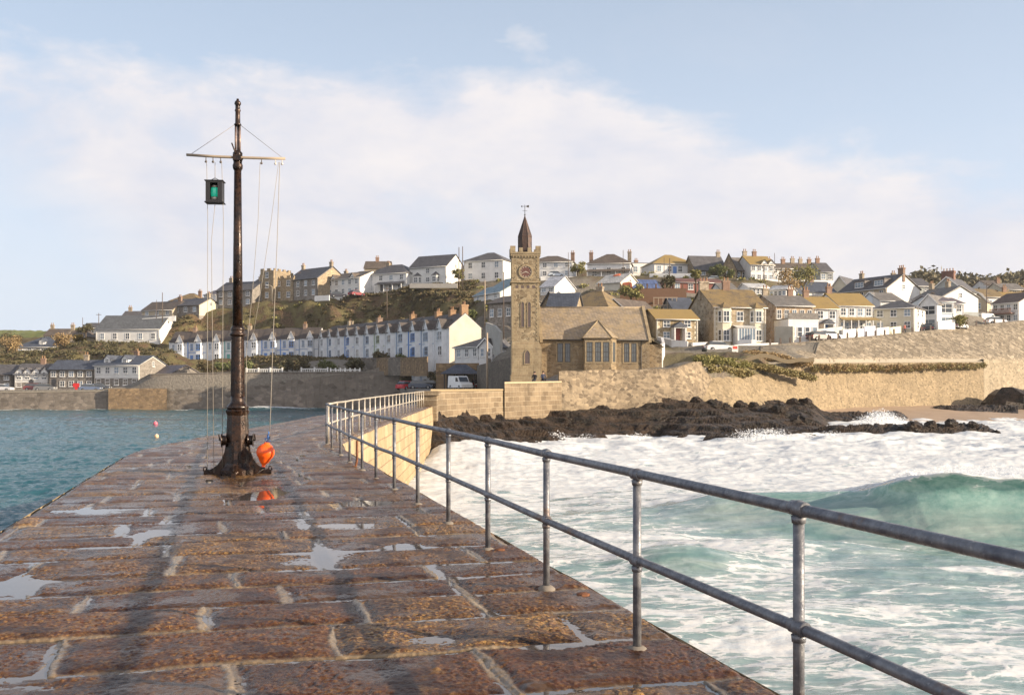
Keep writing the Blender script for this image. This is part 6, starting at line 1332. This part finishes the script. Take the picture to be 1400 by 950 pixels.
gwall('grey lean-to wall left of the white flat extension', [(1060, 470, 150), (1084, 470, 148)], 2.6, (.45, .42, .35)); gwall('white wall under the hilltop houses right of the tower', [(739, 383, 244), (785, 383, 244)], .9); gwall('white parapet in front of the mossy roofed bungalow', [(888, 383, 238), (950, 383, 236)], 1.6); gwall('pale wall stepping along the hilltop row', [(1008, 386, 230), (1140, 388, 238)], .8); gwall('white wall below the hilltop pair at the left', [(430, 409, 244), (450, 408, 243)], .8)
gwall('white terrace below the bay windowed hillside house', [(194, 440, 250), (240, 436, 250)], .8); gwall('pale retaining wall climbing the lane beside the tower', [(664, 462, 165), (676, 468, 155), (684, 478, 150)], 2.6, (.42, .40, .36)); gwall('dark stone retaining wall left of the tower foot', [(652, 531, 152), (672, 529, 138), (699, 527, 123)], 3.5, mat=rubble((.13, .105, .08), (.2, .165, .125), (.15, .13, .1), 2.4))
gwall('dark wall behind the shelter below the terrace end', [(600, 520, 182), (662, 520, 165), (668, 524, 154)], 3.8, mat=har); gwall('stone retaining wall directly behind the shelter', [(596, 533, 160.6), (657, 533, 159.2)], 4.3, mat=har2)
gwall('pale ledge wall across the foot of the hilltop slope', [(560, 391, 240), (625, 391, 238)], .6, (.5, .46, .4))
# white balustrades on the harbour wall
def balustrade(label, x0, x1, D, y, h, n):
    A, B_ = P3(x0, y, D), P3(x1, y, D); e = empty('balustrade', A, 0, label, 'balustrade', 'railings on the harbour wall'); L_ = B_.x - A.x; b = MB(); b.box(0, -.06, h - .15, L_, .06, h); b.box(0, -.05, .1, L_, .05, .2)
    for k in range(int(L_ / .35)): b.box(.1 + k * .35, -.03, .203, .2 + k * .35, .03, h - .153)
    b.build('rails', FRW, e)
    for k in range(n + 1): x = L_ * k / n; b = MB(); b.box(x - .13, -.13, -.3, x + .13, .13, h + .25); b.build('post', FRW, e)
balustrade('white balustrade just right of the signal mast on the harbour wall', 337, 386, 191, 511, .95, 3); balustrade('white balustrade below the bend of the terrace', 412, 448, 191, 510.5, .95, 2); balustrade('white post and rail right of the terrace bend', 452, 492, 190.8, 510.5, .8, 6); balustrade('white railing at the right end of the harbour wall', 556, 594, 187.5, 509, .85, 5)
# shelter with dark hipped roof
def shelter():
    D = 155; A = P3(607, 533, D); e = empty('shelter', A, math.radians(-4), 'dark open shelter with slate hipped roof behind the white van', 'shelter'); w = 43 * D / FP; b = MB()
    for x in (0.1, w/3, 2*w/3, w - .1): b.box(x - .09, -.09, -.5, x + .09, .09, 2.45); b.box(x - .09, 2.8, -.5, x + .09, 2.98, 2.45)
    b.build('posts', plain((.06, .055, .05), .8), e); b = MB(); b.box(0, 3.1, -.5, w, 3.3, 2.45); b.build('back_wall', CHS, e)
    b = MB(); z = 2.5; a, c, d_, f = (-.6, -.6, z), (w + .6, -.6, z), (w + .6, 3.7, z), (-.6, 3.7, z); m, n = (1.6, 1.5, z + 1.5), (w - 1.6, 1.5, z + 1.5); b.poly([a, c, n, m]); b.poly([d_, f, m, n]); b.poly([f, a, m]); b.poly([c, d_, n]); b.poly([a, f, d_, c]); b.build('roof', sb, e)
shelter()
# notice board, signs, bin, tarpaulins, deck
e = empty('notice_board', P3(104, 536, 195), 0, 'small red board on a post at the harbour road edge', 'board'); b = MB(); b.tube([(0, 0, -.3), (0, 0, 1.2)], .05, 6); b.build('post', FRD, e); b = MB(); b.box(-.6, -.05, 1.0, .6, .05, 1.75); b.box(-.25, -.05, .35, .25, .05, .997); b.build('panel', plain((.62, .03, .03), .5), e)
e = empty('covered_dinghy', P3(971, 485, 139), .2, 'upright blue and white cover standing at the yard corner', 'boat cover'); b = MB(); b.prism([(-.75, 0), (.75, 0), (.6, 1.5), (.15, 1.75), (-.5, 1.6)], -.5, .5, 'y'); b.build('cover', plain((.72, .74, .8), .6), e); b = MB(); b.prism([(-.1, .02), (.28, .02), (.24, 1.6), (0, 1.72)], -.53, -.503, 'y'); b.build('stripe', plain((.12, .2, .6), .6), e)
b = MB(); b.lathe([(.3, 0), (.36, .9), (.4, .95), (.38, 1.05), (.1, 1.15)], 12); o = b.build('litter_bin', plain((.02, .025, .025), .5)); o.location = P3(963, 487, 134); tag(o, 'black litter bin at the end of the slipway wall', 'bin')
e = empty('notice_board', P3(1005, 485, 128), .1, 'small red and white warning board above the diagonal steps', 'board'); b = MB(); b.box(-.4, -.03, .3, .4, .03, 1.2); b.build('panel', plain((.75, .72, .68), .5), e); b = MB(); b.box(-.3, -.045, .75, .3, -.032, 1.1); b.build('stripe', plain((.6, .08, .05), .5), e); b = MB(); b.tube([(-.25, 0, -.5), (-.25, 0, .3)], .04, 6); b.tube([(.25, 0, -.5), (.25, 0, .3)], .04, 6); b.build('post', FRD, e)
b = MB(); b.prism([(-1.0, 0), (1.0, 0), (.9, 1.3), (.3, 1.6), (-.8, 1.4)], -.8, .8, 'y'); o = b.build('tarpaulin', plain((.34, .09, .045), .7)); o.location = P3(857, 397, 194); tag(o, 'red orange tarpaulin heap left of the solar panels', 'tarpaulin')
e = empty('garden_parasol', P3(846, 391, 200), 0, 'faded orange parasol behind the pale boat shed roof', 'parasol'); b = MB(); b.tube([(0, 0, -1), (0, 0, 2.3)], .04, 6); b.build('shaft', FRW, e); b = MB(); b.lathe([(1.5, 1.9), (.8, 2.3), (.05, 2.5)], 8, (0, 0, 0), False); b.build('canopy', plain((.6, .17, .08), .7), e)
e = empty('deck_rail', P3(894, 417, 165), -.05, 'bare timber deck rails above the stone cottage', 'deck railing'); b = MB()
for k in range(6): b.box(k * .75 - .05, -.05, -.8, k * .75 + .05, .05, 1.15)
b.build('posts', WOOD, e); b = MB(); b.box(-.1, -.08, 1.153, 3.9, .08, 1.28); b.box(-.1, -.08, -.1, 3.9, -.052, .0); b.build('rails', WOOD, e)
b = MB(); b.box(-4, -.1, -3, 8, .1, 1.3)
for k in range(8): b.box(-4 + k * 1.6, -.2, 1.303, -3.8 + k * 1.6, .3, 2.1)
o = b.build('timber_fence', plain((.16, .09, .055), .9)); o.location = P3(878, 404, 180); tag(o, 'brown timber fence and framework under the solar panels', 'fence')
# mooring buoys on the harbour water
for px, py, D, r, c, lb in ((212.5, 581, 120, .26, (.80, .16, .22), 'small pink mooring buoy out on the harbour water'), (214, 598, 91, .2, (.75, .5, .3), 'pale orange mooring buoy just beyond the pier edge')):
    e = empty('mooring_buoy', (PX(px, D), D, WATER + .1), 0, lb, 'buoy', 'mooring buoys'); b = MB(); b.sphere((0, 0, .06), r, 14); b.build('float', plain(c, .4), e); b = MB(); b.lathe([(.06, r * .9), (.07, r * 1.35), (.02, r * 1.45)], 8); b.build('eye', plain((.6, .6, .6), .5), e)
# ------------------------------------------------------------------ people
def person(label, loc, rz, sit, top, legs_c, skin=(.45, .28, .2)):
    me = bpy.data.meshes.new('person')
    if sit: V = [(0,0,.9-.42),(0,.0,1.08-.42),(0,-.02,1.3-.42),(0,-.03,1.44-.42),(0,-.05,1.62-.42),(.09,0,.46-.0),(.1,-.42,.5),(.1,-.45,.08),(.1,-.6,.03),(-.09,0,.46),(-.1,-.42,.5),(-.1,-.45,.08),(-.1,-.6,.03),(.19,-.02,.96),(.25,-.08,.70),(.14,-.32,.62),(-.19,-.02,.96),(-.25,-.08,.70),(-.14,-.32,.62)]
    else: V = [(0,0,.95),(0,0,1.12),(0,0,1.32),(0,-.01,1.46),(0,-.03,1.64),(.09,0,.88),(.1,-.12,.48),(.1,.05,.08),(.1,-.1,.03),(-.09,0,.88),(-.1,.08,.48),(-.1,.22,.1),(-.1,.1,.04),(.19,0,1.38),(.25,.06,1.1),(.24,-.08,.86),(-.19,0,1.38),(-.25,-.04,1.1),(-.24,-.16,.88)]
    R = [.15,.14,.16,.06,.105,.10,.075,.05,.045,.10,.075,.05,.045,.06,.048,.035,.06,.048,.035]
    E = [(0,1),(1,2),(2,3),(3,4),(0,5),(5,6),(6,7),(7,8),(0,9),(9,10),(10,11),(11,12),(2,13),(13,14),(14,15),(2,16),(16,17),(17,18)]
    me.from_pydata(V, E, []); o = link(bpy.data.objects.new('person', me)); o.modifiers.new('skin', 'SKIN')
    for i, r in enumerate(R): me.skin_vertices[0].data[i].radius = (r, r * (.75 if i < 3 else 1))
    me.skin_vertices[0].data[0].use_root = True; s_ = o.modifiers.new('sub', 'SUBSURF'); s_.levels = s_.render_levels = 1
    t = NT('clothes'); sx = t.N.new('ShaderNodeSeparateXYZ'); t.L.new(t.co(), sx.inputs[0]); hz = V[3][2]
    col = t.mix(t.ss(sx.outputs[2], (.56 if sit else .90), (.58 if sit else .92)), legs_c, top); col = t.mix(t.ss(sx.outputs[2], hz - .01, hz + .01), col, skin); t.fin(col, .8); me.materials.append(t.m)
    b = MB(); h = V[4]; b.lathe([(.118, -.01), (.122, .05), (.09, .11), (.03, .135)], 12, (h[0], h[1] + .015, h[2])); b.build('hair', plain((.05, .035, .025), .9), o)
    o.location = loc; o.rotation_euler = (0, 0, rz); tag(o, label, 'person'); return o
person('left one of two people sitting at the tower foot, dressed in black', P3(731, 525.5, 97.5) + Vector((0, 0, -.05)), -.3, True, (.02, .02, .025), (.03, .03, .04)); person('right one of two people sitting at the tower foot, in dark blue', P3(742.5, 525.5, 97.7) + Vector((0, 0, 0)), .4, True, (.03, .04, .08), (.02, .02, .03))
person('person in dark clothes walking beside the bollards before the bright white wall', P3(1171.5, 462.5, 158.5), 1.2, False, (.03, .03, .035), (.03, .03, .04)); person('person in a red top standing by the cream corner house', P3(1237, 456.5, 172), .3, False, (.35, .1, .08), (.05, .05, .06))
# ------------------------------------------------------------------ spray
sm = NT('sea_spray'); sm.fin((.86, .88, .9), .8); sm.bs.inputs['Transmission Weight'].default_value = 0
def spray(label, cl, size, seed): tag(meshobj('sea_spray', leaves(cl, size, seed), sm.m), label, 'spray', kind='stuff')
rs = np.random.RandomState(5)
def sc_(px, py, D, r, rz, n): p = P3(px, py, D); return (p.x, p.y, p.z, r, r, rz, n)
spray('white spray thrown up where the sea hits the pier foot', [sc_(597 + i * 2.2, 601 + i * .8, 73 + i * .6, 1.1, 1.0 - .08 * i, 900) for i in range(9)], .035, 1)
spray('white surf bursting between the beach rocks', [sc_(1186 + i * 7, 571 - abs(i - 3) * -2.5, 104 + i, 1.5, 1.0 - .1 * abs(i - 2), 1200) for i in range(7)], .045, 2)
spray('surf breaking along the front of the dark reef', [sc_(x, 600 + 3 * math.sin(x) - (6 if 1015 < x < 1070 else 0), D, 1.3, .6, 600) for x, D in ((760, 84), (800, 86), (870, 88), (1020, 84), (1040, 85), (1062, 86), (1135, 90), (1150, 91), (1240, 95))], .04, 3)
cc = []
for px in range(1250, 1480, 6):
    D = 37.8; q = rs.uniform(.12, .35); cc.append((PX(px, D), D + rs.uniform(.2, 1.2), PZ(640 if px > 1290 else 647, D) - .12 - rs.uniform(0, .1), .5, .6, q, 260))
spray('mist blowing back off the crest of the green breaking wave', cc, .012, 4)
spray('curl of white water at the tip of the green breaking wave', [sc_(1246, 652, 37, .22, .18, 900), sc_(1250, 660, 36.6, .2, .25, 700), sc_(1243, 648, 37.2, .15, .12, 400)], .018, 6)
# unlinked leftovers
# ------------------------------------------------------------------ thin sea air
b = MB(); b.box(-1900, -60, -8, 1900, 1350, 140); hz = b.build('haze', None)
hm_ = bpy.data.materials.new('haze'); hm_.use_nodes = True; nt_ = hm_.node_tree; nt_.nodes.remove(nt_.nodes['Principled BSDF']); pv_ = nt_.nodes.new('ShaderNodeVolumePrincipled')
pv_.inputs['Color'].default_value = (.93, .93, .95, 1); pv_.inputs['Density'].default_value = .00014; pv_.inputs['Anisotropy'].default_value = .25; nt_.links.new(pv_.outputs[0], nt_.nodes['Material Output'].inputs['Volume']); hz.data.materials.append(hm_); tag(hz, kind='stuff')
hz['label'] = 'thin pale sea haze over the whole harbour'; hz['category'] = 'haze'
for o in bpy.data.objects:
    if o.parent is None and o.get('label') and len(str(o['label']).split()) > 16: print('LONG', o.name, o['label'])
